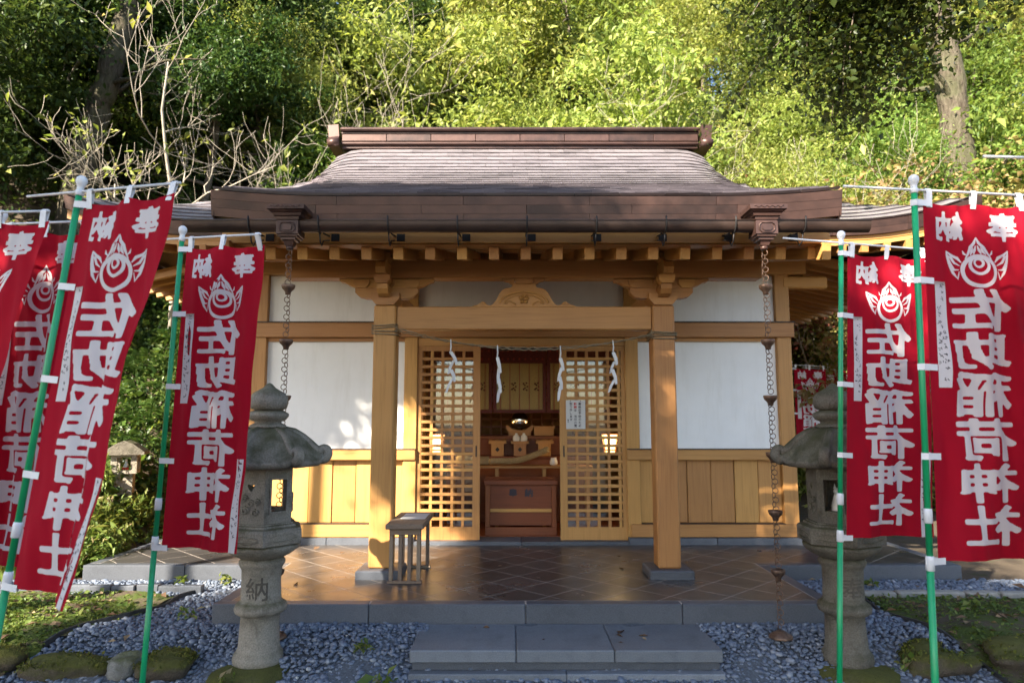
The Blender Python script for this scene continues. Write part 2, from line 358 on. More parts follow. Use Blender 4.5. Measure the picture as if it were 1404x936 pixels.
def piece(name, size, ctr, mat, parent=None, rot=None, c=0.004):
    key = (tuple(round(s_, 4) for s_ in size), mat, c)
    if key not in _bc:
        vs, fs = chamfer_box(*size, c); _bc[key] = MB().add(vs, fs).mesh(name, mat)
    mw = Matrix.Translation(ctr)
    if rot: mw = mw @ Euler(rot).to_matrix().to_4x4()
    return put(bpy.data.objects.new(name, _bc[key]), parent, mw)
def span(name, x0, x1, y0, y1, z0, z1, mat, parent=None, c=0.004):
    return piece(name, (x1 - x0, y1 - y0, z1 - z0), ((x0 + x1) / 2, (y0 + y1) / 2, (z0 + z1) / 2), mat, parent, None, c)
def np_mesh(name, V, F, mat, smooth=False, rnd=None, dom='FACE'):
    """V (n,3), F (m,k) -> mesh with an optional float attribute rnd"""
    me = bpy.data.meshes.new(name); n, (m_, k) = len(V), F.shape
    me.vertices.add(n); me.vertices.foreach_set('co', np.asarray(V, np.float32).ravel())
    me.loops.add(m_ * k); me.loops.foreach_set('vertex_index', F.astype(np.int32).ravel())
    me.polygons.add(m_); me.polygons.foreach_set('loop_start', np.arange(0, m_ * k, k, dtype=np.int32))
    if smooth: me.polygons.foreach_set('use_smooth', np.ones(m_, bool))
    me.materials.append(M[mat]); me.update(calc_edges=True)
    if rnd is not None:
        a = me.attributes.new('rnd', 'FLOAT', dom); a.data.foreach_set('value', np.asarray(rnd, np.float32))
    return me
def text_tris(body, size=1.0, offset=0.0):
    """outline text as a flat triangle mesh centred on its box: list of verts (x, y), list of faces"""
    cu = bpy.data.curves.new('t', 'FONT'); cu.body = body; cu.size = size; cu.offset = offset
    cu.resolution_u = 2; cu.dimensions = '2D'; cu.fill_mode = 'FRONT'
    o = bpy.data.objects.new('t', cu); C.objects.link(o)
    dg = bpy.context.evaluated_depsgraph_get(); dg.update()
    me = bpy.data.meshes.new_from_object(o.evaluated_get(dg))
    vs = [tuple(v.co[:2]) for v in me.vertices]; fs = [tuple(p.vertices) for p in me.polygons]
    bpy.data.objects.remove(o); bpy.data.curves.remove(cu); bpy.data.meshes.remove(me)
    xs = [v[0] for v in vs]; ys = [v[1] for v in vs]
    cx, cy_ = (min(xs) + max(xs)) / 2, (min(ys) + max(ys)) / 2
    return [(x - cx, y - cy_) for x, y in vs], fs, (max(xs) - min(xs), max(ys) - min(ys))
_tt = {}
def glyph(ch, grow=0.0, res=68):
    """one character as a flat mesh with strokes thickened by grow (in em) and rounded like a brush's"""
    key = (ch, grow, res)
    if key in _tt: return _tt[key]
    vs, fs, (gw, gh) = text_tris(ch); m_ = grow + .06; ex = max(gw, gh) / 2 + m_; n = res; st = 2 * ex / n
    g = np.zeros((n + 1, n + 1)); A = np.array(vs); ax_ = -ex + st * np.arange(n + 1); X, Y = np.meshgrid(ax_, ax_)
    for f in fs:
        for k in range(1, len(f) - 1):
            p, q, r_ = A[f[0]], A[f[k]], A[f[k + 1]]
            i0, i1 = int((min(p[0], q[0], r_[0]) + ex) / st), int((max(p[0], q[0], r_[0]) + ex) / st) + 2
            j0, j1 = int((min(p[1], q[1], r_[1]) + ex) / st), int((max(p[1], q[1], r_[1]) + ex) / st) + 2
            x, y = X[j0:j1, i0:i1], Y[j0:j1, i0:i1]
            c = [(b[0] - a[0]) * (y - a[1]) - (b[1] - a[1]) * (x - a[0]) for a, b in ((p, q), (q, r_), (r_, p))]
            e = st * .35 * max(.001, math.hypot(*(q - p)) + math.hypot(*(r_ - q))) * .5
            ins = ((c[0] >= -e) & (c[1] >= -e) & (c[2] >= -e)) | ((c[0] <= e) & (c[1] <= e) & (c[2] <= e)); g[j0:j1, i0:i1] = np.maximum(g[j0:j1, i0:i1], ins)
    rc = grow / st; o = g.copy(); q = int(math.ceil(rc))
    for dx in range(-q, q + 1):
        for dy in range(-q, q + 1):
            if dx * dx + dy * dy <= rc * rc + .3: o = np.maximum(o, np.roll(np.roll(g, dx, 1), dy, 0))
    kz = np.array([.06, .24, .40, .24, .06])
    for ax2 in (0, 1): o = sum(w * np.roll(o, k - 2, ax2) for k, w in enumerate(kz))
    o -= .47; V = []; F = []; ids = {}
    def vid(k, p):
        if k not in ids: ids[k] = len(V); V.append(p)
        return ids[k]
    any_ = (o[:-1, :-1] > 0) | (o[1:, :-1] > 0) | (o[:-1, 1:] > 0) | (o[1:, 1:] > 0)
    for j, i in zip(*np.nonzero(any_)):
        cs = [(i, j), (i + 1, j), (i + 1, j + 1), (i, j + 1)]; poly = []
        for k in range(4):
            (a, b), (c, d) = cs[k], cs[(k + 1) % 4]; va, vb = o[b, a], o[d, c]
            if va > 0: poly.append(vid((a, b), (ax_[a], ax_[b])))
            if (va > 0) != (vb > 0):
                t = va / (va - vb); kk = ((a, b, c, d) if (a, b) < (c, d) else (c, d, a, b)); poly.append(vid(kk, (ax_[a] + (ax_[c] - ax_[a]) * t, ax_[b] + (ax_[d] - ax_[b]) * t)))
        if len(poly) > 2: F.append(tuple(poly))
    xs = [p[0] for p in V]; ys = [p[1] for p in V]
    _tt[key] = (V, F, (max(xs) - min(xs), max(ys) - min(ys))); return _tt[key]
rng = np.random.default_rng(7); rd = random.Random(11)
def sst(a, b_, x):
    t = np.clip((x - a) / (b_ - a), 0, 1); return t * t * (3 - 2 * t)

# ------------------------------------------------------------------ ground and hill
def ground_z(x, y):
    x = np.asarray(x, float); y = np.asarray(y, float)
    z = -0.17 + 0.21 * sst(4.65, 5.35, y)
    left = sst(-4.4, -5.4, x) if False else 1 - sst(-5.2, -4.3, x)
    right = sst(4.5, 7.0, x)
    dl = np.maximum(0, y - 7.9)
    hl = np.minimum(dl, 1.4) * 0.55 + np.maximum(0, dl - 1.4) * 1.05
    dm = np.maximum(0, y - 12.6); hm = 0.95 * dm
    dr = np.maximum(0, y - 13.6); hr = 0.95 * dr
    h = hm * (1 - left) * (1 - right) + hl * left + hr * right
    h = h + np.maximum(0, -7.0 - x) * 0.5 * sst(6.0, 9.0, y)
    h = np.where(h > 16, 16 + (h - 16) * 0.25, h)
    h = np.minimum(h, 22)
    wob = 0.12 * np.sin(x * 1.3 + y * .7) * np.sin(y * 1.1 - x * .4) * np.clip(h, 0, 1)
    return z + h + wob
def axis_pts(lo, hi, step, far):
    a = list(np.arange(lo, hi + 1e-6, step)); d = step
    while a[-1] < far: d *= 1.35; a.append(a[-1] + d)
    d = step
    while a[0] > -far: d *= 1.35; a.insert(0, a[0] - d)
    return np.array(a)
gx = axis_pts(-16, 16, 0.4, 320); gy = axis_pts(-4, 34, 0.4, 320)
GX, GY = np.meshgrid(gx, gy); GZ = ground_z(GX, GY) - 0.03
V = np.stack([GX.ravel(), GY.ravel(), GZ.ravel()], 1); nx, ny = len(gx), len(gy)
ii, jj = np.meshgrid(np.arange(nx - 1), np.arange(ny - 1)); q = (jj * nx + ii).ravel()
F = np.stack([q, q + 1, q + nx + 1, q + nx], 1)
tag(put(bpy.data.objects.new('ground', np_mesh('ground', V, F, 'soil', True))), kind='structure')
def inside(poly, x, y):
    x = np.asarray(x); y = np.asarray(y); r = np.zeros(x.shape, bool); n = len(poly)
    for i in range(n):
        (x1, y1), (x2, y2) = poly[i], poly[(i + 1) % n]
        c_ = ((y1 > y) != (y2 > y)) & (x < (x2 - x1) * (y - y1) / (y2 - y1 + 1e-12) + x1); r ^= c_
    return r
MOSS_L = [(-6.5, 6.35), (-4.65, 6.40), (-3.16, 6.40), (-2.98, 6.27), (-2.93, 5.95), (-3.05, 5.65), (-3.26, 5.42), (-3.36, 5.05), (-3.5, 4.7), (-6.5, 4.4)]
SOIL_R = [(3.16, 6.28), (4.5, 6.18), (6.5, 6.1), (6.5, 4.3), (3.32, 4.6), (3.18, 5.28), (3.12, 5.5), (3.02, 5.8)]
def sheet(name, poly, dz, mat, step=0.09):
    xs = np.arange(min(p[0] for p in poly), max(p[0] for p in poly), step); ys = np.arange(min(p[1] for p in poly), max(p[1] for p in poly), step)
    X, Y = np.meshgrid(xs, ys); Z = ground_z(X, Y) + dz + 0.02 * np.sin(X * 7 + 1.3 * np.sin(Y * 5)) * np.sin(Y * 6.1)
    nx = len(xs); ii, jj = np.meshgrid(np.arange(nx - 1), np.arange(len(ys) - 1)); q = (jj * nx + ii).ravel()
    F = np.stack([q, q + 1, q + nx + 1, q + nx], 1); V = np.stack([X.ravel(), Y.ravel(), Z.ravel()], 1)
    ctr = V[F].mean(1); F = F[inside(poly, ctr[:, 0], ctr[:, 1])]
    return tag(put(bpy.data.objects.new(name, np_mesh(name, V, F, mat, True))), kind='structure')
sheet('moss_bed', MOSS_L, 0.03, 'mossground'); sheet('moss_bed', SOIL_R, 0.03, 'mossground')
GRAVEL = [(-5.6, 3.2), (6.0, 3.2), (6.0, 6.95), (-5.6, 6.95)]
sheet('gravel_bed', GRAVEL, 0.004, 'gravelbed', 0.25)
# pebbles: one ellipsoid mesh per stone, joined: gravel nobody could count
def pebbles():
    sp = 0.0245
    X, Y = np.meshgrid(np.arange(-4.9, 5.2, sp), np.arange(3.9, 6.95, sp)); X = X.ravel(); Y = Y.ravel()
    X = X + rng.uniform(-.5, .5, X.shape) * sp * 1.4; Y = Y + rng.uniform(-.5, .5, Y.shape) * sp * 1.4
    keep = ~inside(MOSS_L, X, Y) & ~inside(SOIL_R, X, Y)
    keep &= ~((np.abs(X - X0) < 2.41) & (Y > 5.5))
    keep &= ~((X > -0.64) & (X < 1.42) & (Y > 4.92))
    keep &= np.abs(X) < 0.74 * Y + 0.25                       # what can be seen, with room to step aside
    keep &= ~((np.abs(X) < 0.55) & (Y < 4.7))
    X, Y = X[keep], Y[keep]; n = len(X)
    a = np.exp(rng.normal(0, 0.28, n)) * 0.0172; b_ = a * rng.uniform(.62, .95, n); c_ = a * rng.uniform(.38, .6, n)
    Z = ground_z(X, Y) + c_ * 0.7 + rng.uniform(0, .012, n)
    seg, rings = 7, 4; P = [(0, 0, -1)]
    for j in range(1, rings):
        t = math.pi * j / rings - math.pi / 2
        for i in range(seg): P.append((math.cos(t) * math.cos(2 * math.pi * i / seg), math.cos(t) * math.sin(2 * math.pi * i / seg), math.sin(t)))
    P.append((0, 0, 1)); P = np.array(P); np_ = len(P); F = []
    for i in range(seg):
        k = (i + 1) % seg; F.append((0, 1 + k, 1 + i)); t = 1 + (rings - 2) * seg; F.append((np_ - 1, t + i, t + k))
        for j in range(rings - 2):
            q = 1 + j * seg; F += [(q + i, q + k, q + seg + k), (q + i, q + seg + k, q + seg + i)]
    F = np.array(F)
    L = P[None] * np.stack([a, b_, c_], 1)[:, None] * rng.uniform(.86, 1.12, (n, np_, 1))
    al = rng.uniform(0, 2 * math.pi, n); tx = rng.normal(0, .28, n); ty = rng.normal(0, .28, n)
    def rot(A, ang, i, j):
        c_, s_ = np.cos(ang)[:, None], np.sin(ang)[:, None]; B = A.copy(); B[:, :, i] = A[:, :, i] * c_ - A[:, :, j] * s_; B[:, :, j] = A[:, :, i] * s_ + A[:, :, j] * c_; return B
    L = rot(rot(rot(L, al, 0, 1), tx, 1, 2), ty, 0, 2)
    V = (L + np.stack([X, Y, Z], 1)[:, None]).reshape(-1, 3)
    FF = (F[None] + (np.arange(n) * np_)[:, None, None]).reshape(-1, 3)
    rn = np.clip(rng.beta(2.0, 2.2, n) + (rng.random(n) > .985) * .4, 0, 1)
    me = np_mesh('gravel', V, FF, 'pebble', True, np.repeat(rn, len(F)))
    tag(put(bpy.data.objects.new('gravel', me)), 'blue grey river pebbles laid round the stone platform', 'gravel', kind='stuff')
pebbles()

# ------------------------------------------------------------------ stone platform with diagonal tiles
FZ = 0.20
plat = thing('stone_platform', (X0, 6.92, 0), 'dark stone platform paved with diagonal tiles under the hall', 'platform')
PX0, PX1, PY0 = -2.32, 2.53, 5.477           # porch slab
WX0, WX1, WY0, WY1 = -4.22, 4.42, 6.92, 9.6  # wide slab
bed = MB().box(PX0 + .03, PX1 - .03, PY0 + .03, WY0 + .2, -.25, FZ - .0012).box(WX0 + .03, WX1 - .03, WY0 + .03, WY1 - .03, -.25, FZ - .0013)
bed.build('mortar_bed', 'grout', plat)
def kerb_row(x0, x1, y0, y1, n, along):
    for i in range(n):
        g = 0.0025
        if along == 'x': span('kerb_stone', x0 + (x1 - x0) * i / n + g, x0 + (x1 - x0) * (i + 1) / n - g, y0, y1, -.2, FZ, 'kerb', plat, .006)
        else: span('kerb_stone', x0, x1, y0 + (y1 - y0) * i / n + g, y0 + (y1 - y0) * (i + 1) / n - g, -.2, FZ, 'kerb', plat, .006)
kw = 0.11
kerb_row(PX0, PX1, PY0, PY0 + kw, 4, 'x')
kerb_row(PX0, PX0 + kw, PY0 + kw, WY0, 1, 'y'); kerb_row(PX1 - kw, PX1, PY0 + kw, WY0, 1, 'y')
kerb_row(WX0, PX0 + kw, WY0, WY0 + kw, 2, 'x'); kerb_row(PX1 - kw, WX1, WY0, WY0 + kw, 2, 'x')
kerb_row(WX0, WX0 + kw, WY0 + kw, WY1, 3, 'y'); kerb_row(WX1 - kw, WX1, WY0 + kw, WY1, 3, 'y')
def clip(poly, x0, x1, y0, y1):
    for ax, lim, sg in ((0, x0, 1), (0, x1, -1), (1, y0, 1), (1, y1, -1)):
        out = []
        for i in range(len(poly)):
            a, b_ = poly[i], poly[(i + 1) % len(poly)]; da, db = (a[ax] - lim) * sg, (b_[ax] - lim) * sg
            if da >= 0: out.append(a)
            if (da >= 0) != (db >= 0): t = da / (da - db); out.append((a[0] + (b_[0] - a[0]) * t, a[1] + (b_[1] - a[1]) * t))
        poly = out
        if len(poly) < 3: return []
    return poly
def area(p): return abs(sum(p[i][0] * p[(i + 1) % len(p)][1] - p[(i + 1) % len(p)][0] * p[i][1] for i in range(len(p)))) / 2
DG = 0.49
for i in range(-12, 13):
    for j in range(-3, 14):
        for o_ in (0, .5):
            cx, cy_ = X0 - .06 + (i + o_) * DG, 5.72 + (j + o_) * DG; h = DG / 2 - .0062
            d = [(cx - h, cy_), (cx, cy_ - h), (cx + h, cy_), (cx, cy_ + h)]
            mb = MB(); z0 = FZ - .03; dz = rd.uniform(-.0006, .0006)
            if cy_ > 8.4 and abs(cx - X0) < 3.1: continue
            for rc in ((PX0 + kw + .004, PX1 - kw - .004, PY0 + kw + .004, WY0 + kw), (WX0 + kw + .004, WX1 - kw - .004, WY0 + kw + .004 if False else WY0 + kw, WY1)):
                p = clip(d, *rc)
                if p and area(p) > .0008: mb.prism(p, z0, FZ - .0004 + dz * .3, 'z')
            if mb.v: mb.build('tile', 'tile', plat, fixn=True)
# the step in front
st = thing('stone_step', (.39, 5.2, -.17), 'broad grey stone step in front of the platform', 'step')
sx = [-.70, .028, .70, 1.44]
for i in range(3):
    span('tread_slab', sx[i] + .002, sx[i + 1] - .002, 4.86, 5.474, -.028, .055, 'step', st, .008)
span('riser_course', -.685, 1.425, 4.90, 5.46, -.085, -.0285, 'kerb', st, .004)
for i in range(2): span('base_slab', -.70 + 1.07 * i, .368 + 1.07 * i, 4.82, 5.45, -.25, -.0855, 'step', st, .006)

# ------------------------------------------------------------------ the hall
YW = 8.10                                                  # face of the wall posts
hall = thing('shrine_hall', (X0, 9.6, FZ), 'timber shrine hall with white plaster walls and brown copper roof', 'shrine')
HX0, HX1 = X0 - 3.22, X0 + 3.22
DX0, DX1 = -1.126, 1.347
pw = .155
for i in range(5):                                         # plinth stones
    for x0, x1 in ((HX0 - .03, DX0 + .0), (DX1 - .0, HX1 + .03)):
        if i < 2: span('plinth_stone', x0 + (x1 - x0) * i / 2 + .002, x0 + (x1 - x0) * (i + 1) / 2 - .002, YW - .06, YW + .3, FZ - .02, .275, 'kerb', hall, .005)
for i in range(2): span('door_sill_stone', DX0 + .002 + 1.2365 * i, DX0 + 1.2345 + 1.2365 * i, YW - .075, YW + .28, FZ - .02, .238, 'kerb', hall, .005)
posts = [(HX0, HX0 + .17), (DX0 - pw, DX0), (DX1, DX1 + pw), (HX1 - .17, HX1)]
for x0, x1 in posts: span('wall_post', x0, x1, YW, YW + .17, .276, 3.62, 'wood_z', hall, .006)
for s, (x0, x1) in enumerate(((posts[0][1], posts[1][0]), (posts[2][1], posts[3][0]))):
    span('ground_sill', x0 - (.15 if s == 0 else .0) - (0 if s == 0 else .12), x1 + (.12 if s == 0 else .15), YW - .025, YW + .12, .28, .425, 'wood_x', hall)
    span('sill_cap', x0 + .002, x1 - .002, YW - .031, YW + .06, .4255, .433, 'darkwood', hall, .001)
    nb = 6; bw = (x1 - x0) / nb
    for i in range(nb):
        span('wall_board', x0 + bw * i + .003, x0 + bw * (i + 1) - .003, YW + .045 + .012 * (i % 2), YW + .085, .434, 1.155, 'wood_z', hall, .005)
    span('board_backing', x0, x1, YW + .09, YW + .12, .434, 1.155, 'darkwood', hall, .002)
    span('dado_rail', x0 - .155 if s else x0 - .15, x1 + .15, YW - .03, YW + .10, 1.156, 1.276, 'wood_x', hall, .005)
    span('rail_cap', x0 - .154 if s else x0 - .15, x1 + .15, YW - .038, YW + .04, 1.277, 1.288, 'darkwood', hall, .001)
    span('plaster_panel', x0 - .01, x1 + .01, YW + .07, YW + .13, 1.277, 2.60, 'plaster', hall, .002)
    span('frame_strip', x0 + .001, x1 - .001, YW + .035, YW + .068, 2.555, 2.599, 'wood_x', hall, .003)
span('tie_rail', HX0 - .03, HX1 + .03, YW - .035, YW + .10, 2.60, 2.775, 'wood_x', hall, .006)
span('tie_rail_cap', HX0 - .04, HX1 + .04, YW - .045, YW + .03, 2.776, 2.788, 'darkwood', hall, .001)
xs_ = [HX0 + .17, posts[1][0], posts[1][1], posts[2][0], posts[2][1], HX1 - .17]
for a, b_ in ((0, 1), (2, 3), (4, 5)): span('plaster_panel', xs_[a] - .01, xs_[b_] + .01, YW + .07, YW + .13, 2.789, 3.36, 'plaster', hall, .002)
span('head_beam', HX0 - .2, HX1 + .2, YW - .05, YW + .15, 3.36, 3.62, 'wood_x', hall, .006)
span('door_lintel', DX0 + .001, DX1 - .001, YW + .02, YW + .15, 2.50, 2.598, 'wood_x', hall)
# sides, back, floor and ceiling of the room
for x0, x1 in ((HX0 + .02, HX0 + .12), (HX1 - .12, HX1 - .02)):
    span('side_wall', x0, x1, YW + .172, 11.6, .2, 3.9, 'wood_y', hall)
span('back_wall', HX0, HX1, 11.6, 11.75, .2, 3.9, 'wood_x', hall)
for i in range(16): 
    fx = HX0 + .13 + i * (6.18 / 16); span('floor_plank', fx + .002, fx + 6.18 / 16 - .002, YW + .285, 11.59, .20, .245, 'redwood_x', hall, .003)
span('ceiling', HX0 + .13, HX1 - .13, YW + .2, 11.59, 3.05, 3.09, 'wood_x', hall)
for s in (0, 1):                                            # inner partition ends beside the altar
    xa = HX0 + .13 if s == 0 else 1.55
    span('inner_partition', xa, xa + 1.75, 9.72, 9.78, .246, 3.04, 'wood_z', hall)
# dark fitting over the door
mb = MB()
for k in (-.22, 0, .22):
    mb.lathe([(.012, 0), (.05, .006), (.07, .02), (.05, .035), (.012, .04)], 12, Matrix.Translation((X0 + k, YW - .07, 2.43)) @ Matrix.Scale(1.3, 4, (1, 0, 0)))
mb.box(X0 - .3, X0 + .3, YW - .06, YW - .045, 2.452, 2.468); mb.build('lintel_fitting', 'iron', hall)
# doors
def door(x0, x1, flip):
    mb = MB(); st_in, st_out = .085, .05; a, b_ = (st_out, st_in) if not flip else (st_in, st_out)
    y0, y1 = YW + .03, YW + .075
    mb.box(x0, x0 + a, y0, y1, .24, 2.50); mb.box(x1 - b_, x1, y0, y1, .24, 2.50)
    mb.box(x0 + a, x1 - b_, y0 + .001, y1 - .001, .24, .385); mb.box(x0 + a, x1 - b_, y0 + .001, y1 - .001, 2.44, 2.499)
    d = mb.build('door', 'wood_z', hall)
    ix0, ix1 = x0 + a, x1 - b_; w = ix1 - ix0; nv = 5; pt = .126
    for k in range(nv):
        xk = (ix1 - pt * (k + 1) + .012) if not flip else (ix0 + pt * (k + 1) - .012)
        piece('lattice_bar', (.034, .022, 2.055), (xk, y0 + .022, 1.4125), 'wood_z', d, None, .002)
    nh = 21
    for k in range(nh):
        zk = .385 + (2.44 - .385) * (k + 1) / (nh + 1)
        piece('lattice_bar', (w, .020, .034), ((ix0 + ix1) / 2, y0 + .014, zk), 'wood_x', d, None, .002)
    span('pane', ix0, ix1, y0 + .036, y0 + .039, .386, 2.439, 'glass', d, .0005)
    xh = x1 - .045 if not flip else x0 + .045
    span('finger_pull', xh - .008, xh + .008, y0 - .004, y0 + .002, 1.19, 1.32, 'iron', d, .002)
    return d
door(DX0, -.377, False); door(.566, DX1, True)

# porch columns and beams
CX = [X0 - 1.32, X0 + 1.32]; YC = 6.50
for cx in CX:
    span('column_base', cx - .20, cx + .20, YC - .2, YC + .2, FZ - .03, FZ + .075, 'kerb', hall, .012)
    span('porch_column', cx - .105, cx + .105, YC - .105, YC + .105, FZ + .076, 2.70, 'wood_z', hall, .014)
span('porch_tie_beam', CX[0] + .106, CX[1] - .106, YC - .075, YC + .075, 2.47, 2.69, 'wood_x', hall, .008)
span('porch_purlin', X0 - 2.28, X0 + 2.28, YC - .09, YC + .09, 2.965, 3.15, 'wood_x', hall, .008)
for cx in CX:
    span('link_beam', cx - .06, cx + .06, YC + .12, YW + .0, 2.79, 2.94, 'wood_y', hall, .008)
    span('nose_block', cx - .075, cx + .075, YC + .107, YC + .30, 2.52, 2.66, 'wood_y', hall, .02)
    # bracket set
    br = MB().prism([(-.085, 0), (.085, 0), (.135, .06), (.135, .115), (-.135, .115), (-.135, .06)], -.12, .12, 'y').build('bracket', 'wood_x', hall, Matrix.Translation((cx, YC, 2.701)))
    arm = [(-.30, .10), (-.30, .055), (-.26, .015), (-.20, 0), (.20, 0), (.26, .015), (.30, .055), (.30, .10)]
    MB().prism(arm, -.05, .05, 'y').build('bracket_arm', 'wood_x', br, Matrix.Translation((cx, YC, 2.775)))
    MB().prism([(a * .9, z) for a, z in arm], -.05, .05, 'x').build('bracket_arm', 'wood_y', br, Matrix.Translation((cx, YC, 2.773)))
    blk = [(-.048, 0), (.048, 0), (.075, .035), (.075, .08), (-.075, .08), (-.075, .035)]
    for dx, dy in ((-.24, 0), (0, 0), (.24, 0), (0, -.23)):
        MB().prism(blk, -.07, .07, 'y').build('bearing_block', 'wood_x', br, Matrix.Translation((cx + dx, YC + dy, 2.876)))
    top = [(-.46, .055), (-.445, .03), (-.40, .022), (-.37, .0), (-.33, -.015), (-.29, -.03), (.29, -.03), (.33, -.015), (.37, 0), (.40, .022), (.445, .03), (.46, .055)]
    MB().prism(top, -.045, .045, 'y').build('carved_bracket_wing', 'wood_x', br, Matrix.Translation((cx, YC - .001, 2.907)))
    nose = [(-.36, .0), (-.385, .05), (-.37, .10), (-.32, .13), (-.28, .125), (0, .125), (0, 0)]
    MB().prism(nose, -.045, .045, 'x').build('carved_nose', 'wood_y', br, Matrix.Translation((cx, YC, 2.958)))
    blk2 = [(-.05, 0), (.05, 0), (.08, .03), (.08, .07), (-.08, .07), (-.08, .03)]
    MB().prism(blk2, -.08, .08, 'y').build('bearing_block', 'wood_x', br, Matrix.Translation((cx, YC - .24, 3.085)))
# frog-leg strut over the tie beam
half = [(0.02, .235), (.11, .235), (.115, .20), (.13, .185), (.175, .18), (.21, .16), (.235, .13), (.27, .06), (.30, .025), (.325, .012), (.355, .02), (.375, .045), (.40, .052), (.425, .035), (.45, .02), (.49, .008), (.50, 0)]
out = [(-x, z) for x, z in reversed(half)] + half
fs_ = MB().prism(out, -.03, .03, 'y').build('frog_leg_strut', 'wood_x', hall, Matrix.Translation((X0, YC - .02, 2.6915)))
mb = MB()
arc = lambda r, rz, a0, a1, cz, n=14: [(r * math.cos(a0 + (a1 - a0) * i / n), -.036, cz + rz * math.sin(a0 + (a1 - a0) * i / n)) for i in range(n + 1)]
mb.tube(arc(.235, .125, .15, math.pi - .15, .02), .010, 5); mb.tube(arc(.19, .10, .1, math.pi - .1, .02), .007, 5)
for k in range(5):
    a = 2 * math.pi * k / 5 + .3
    mb.lathe([(.0, -.008), (.022, 0), (.0, .008)], 8, Matrix.Translation((.03 * math.cos(a), -.036, .075 + .03 * math.sin(a))) @ Matrix.Rotation(R(90), 4, 'X'))
for s in (-1, 1):
    mb.tube([(s * .08, -.034, .02), (s * .12, -.036, .05), (s * .16, -.036, .05), (s * .17, -.036, .025)], .007, 5)
    mb.tube([(s * .40, -.032, .03), (s * .385, -.034, .04), (s * .37, -.034, .03), (s * .385, -.034, .02)], .005, 5)
mb.build('carved_flower', 'wood_x', fs_, Matrix.Translation((X0, YC - .02, 2.6915)))
mb = MB().prism([(-.075, 0), (.075, 0), (.085, .02), (.085, .05), (-.085, .05), (-.085, .02)], -.075, .075, 'y'); mb.build('bearing_block', 'wood_x', fs_, Matrix.Translation((X0, YC - .001, 2.914)))
for s in (-1, 1):
    MB().prism([(s * .09, .05), (s * .21, .05), (s * .19, .03), (s * .15, .022), (s * .13, .005), (s * .09, -.005)], -.025, .025, 'y').build('carved_leaf', 'wood_x', fs_, Matrix.Translation((X0, YC - .02, 2.914)), True)

# roof profile (top surface of the copper) and porch rafters
PY = [5.25, 6.3, 7.3, 8.2, 9.0, 9.55]; PZ = [3.385, 3.785, 4.20, 4.655, 5.16, 5.57]
_cf = np.polyfit(PY, PZ, 4)
def prof(y): return float(np.polyval(_cf, y))
YR, RZ = 9.55, 5.57
def half_w(y): return 2.50 + .13 * float(sst(5.25, 8.0, y))
def roof_z(x, y):
    ax = abs(x - X0); w = half_w(y)
    roll = .11 * max(0, (ax - (w - .42)) / .42) ** 2.2 * float(sst(5.9, 7.6, y))
    sori = .055 * max(0, (ax - 1.5) / 1.0) ** 2 * (1 - float(sst(5.3, 6.6, y)))
    return prof(y) - roll + sori
mb = MB()
mb.grid(lambda u, v: (X0 + (u * 2 - 1) * (half_w(5.27 + v * 4.28) - .01), 5.27 + v * 4.28, roof_z(X0 + (u * 2 - 1) * half_w(5.27 + v * 4.28), 5.27 + v * 4.28) - .016), 40, 24)
mb.grid(lambda u, v: (X0 + (u * 2 - 1) * 2.6, 9.55 + v * 4.2, roof_z(X0 + (u * 2 - 1) * 2.6, 9.55 - v * 2.3) - .02 - v * .4), 8, 12)
for s in (-1, 1):                                           # verge boards and gable ends
    mb.grid(lambda u, v: (X0 + s * (half_w(5.27 + v * 4.28) - .012), 5.27 + v * 4.28, roof_z(X0 + s * half_w(5.27 + v * 4.28), 5.27 + v * 4.28) - .016 - u * .26), 1, 24)
    mb.add([(X0 + s * 2.45, 7.6, 3.6), (X0 + s * 2.45, 9.55, 5.5), (X0 + s * 2.45, 12.0, 3.9), (X0 + s * 2.45, 12.0, 3.6)], [(0, 1, 2, 3)])
roof = mb.build('roof', 'copper_dark', hall)
# shingle courses: one sheet each, lower edge lifted over the course below
ys_ = [5.245]; arcL = .205
while ys_[-1] < 9.42:
    y = ys_[-1]; sl = (prof(y + .01) - prof(y)) / .01; ys_.append(y + arcL / math.sqrt(1 + sl * sl))
cand = []
def shingle(x0, x1, y0, y1, zf, lift=.020):
    v = []; n = 2
    for (yy, up) in ((y0, lift), (y1 + .01, .002)):
        for k in range(n + 1): x = x0 + (x1 - x0) * k / n; v.append((x, yy, zf(x, yy) + up))
    for (yy, up) in ((y0 + .022, -.004), (y1 + .01, -.012)):
        for k in range(n + 1): x = x0 + (x1 - x0) * k / n; v.append((x, yy, zf(x, yy) + up))
    f = []
    for k in range(n):
        f += [(k, k + 1, n + 2 + k, n + 1 + k), (k + 2 * n + 2, k + 2 * n + 3, k + 1, k)]
    f += [(0, n + 1, 3 * n + 3, 2 * n + 2), (n, 3 * n + 2, 4 * n + 3, 2 * n + 1)]
    return v, f
for r_, (y0, y1) in enumerate(zip(ys_[:-1], ys_[1:])):
    w = half_w(y0); L = .36; off = (r_ % 2) * .18 + rd.uniform(-.02, .02); x = -w - off
    while x < w:
        a, b_ = max(-w, x) + .0018, min(w, x + L) - .0018
        if b_ - a > .03: cand.append((X0 + a, X0 + b_, y0, y1, roof_z, roof))
        x += L
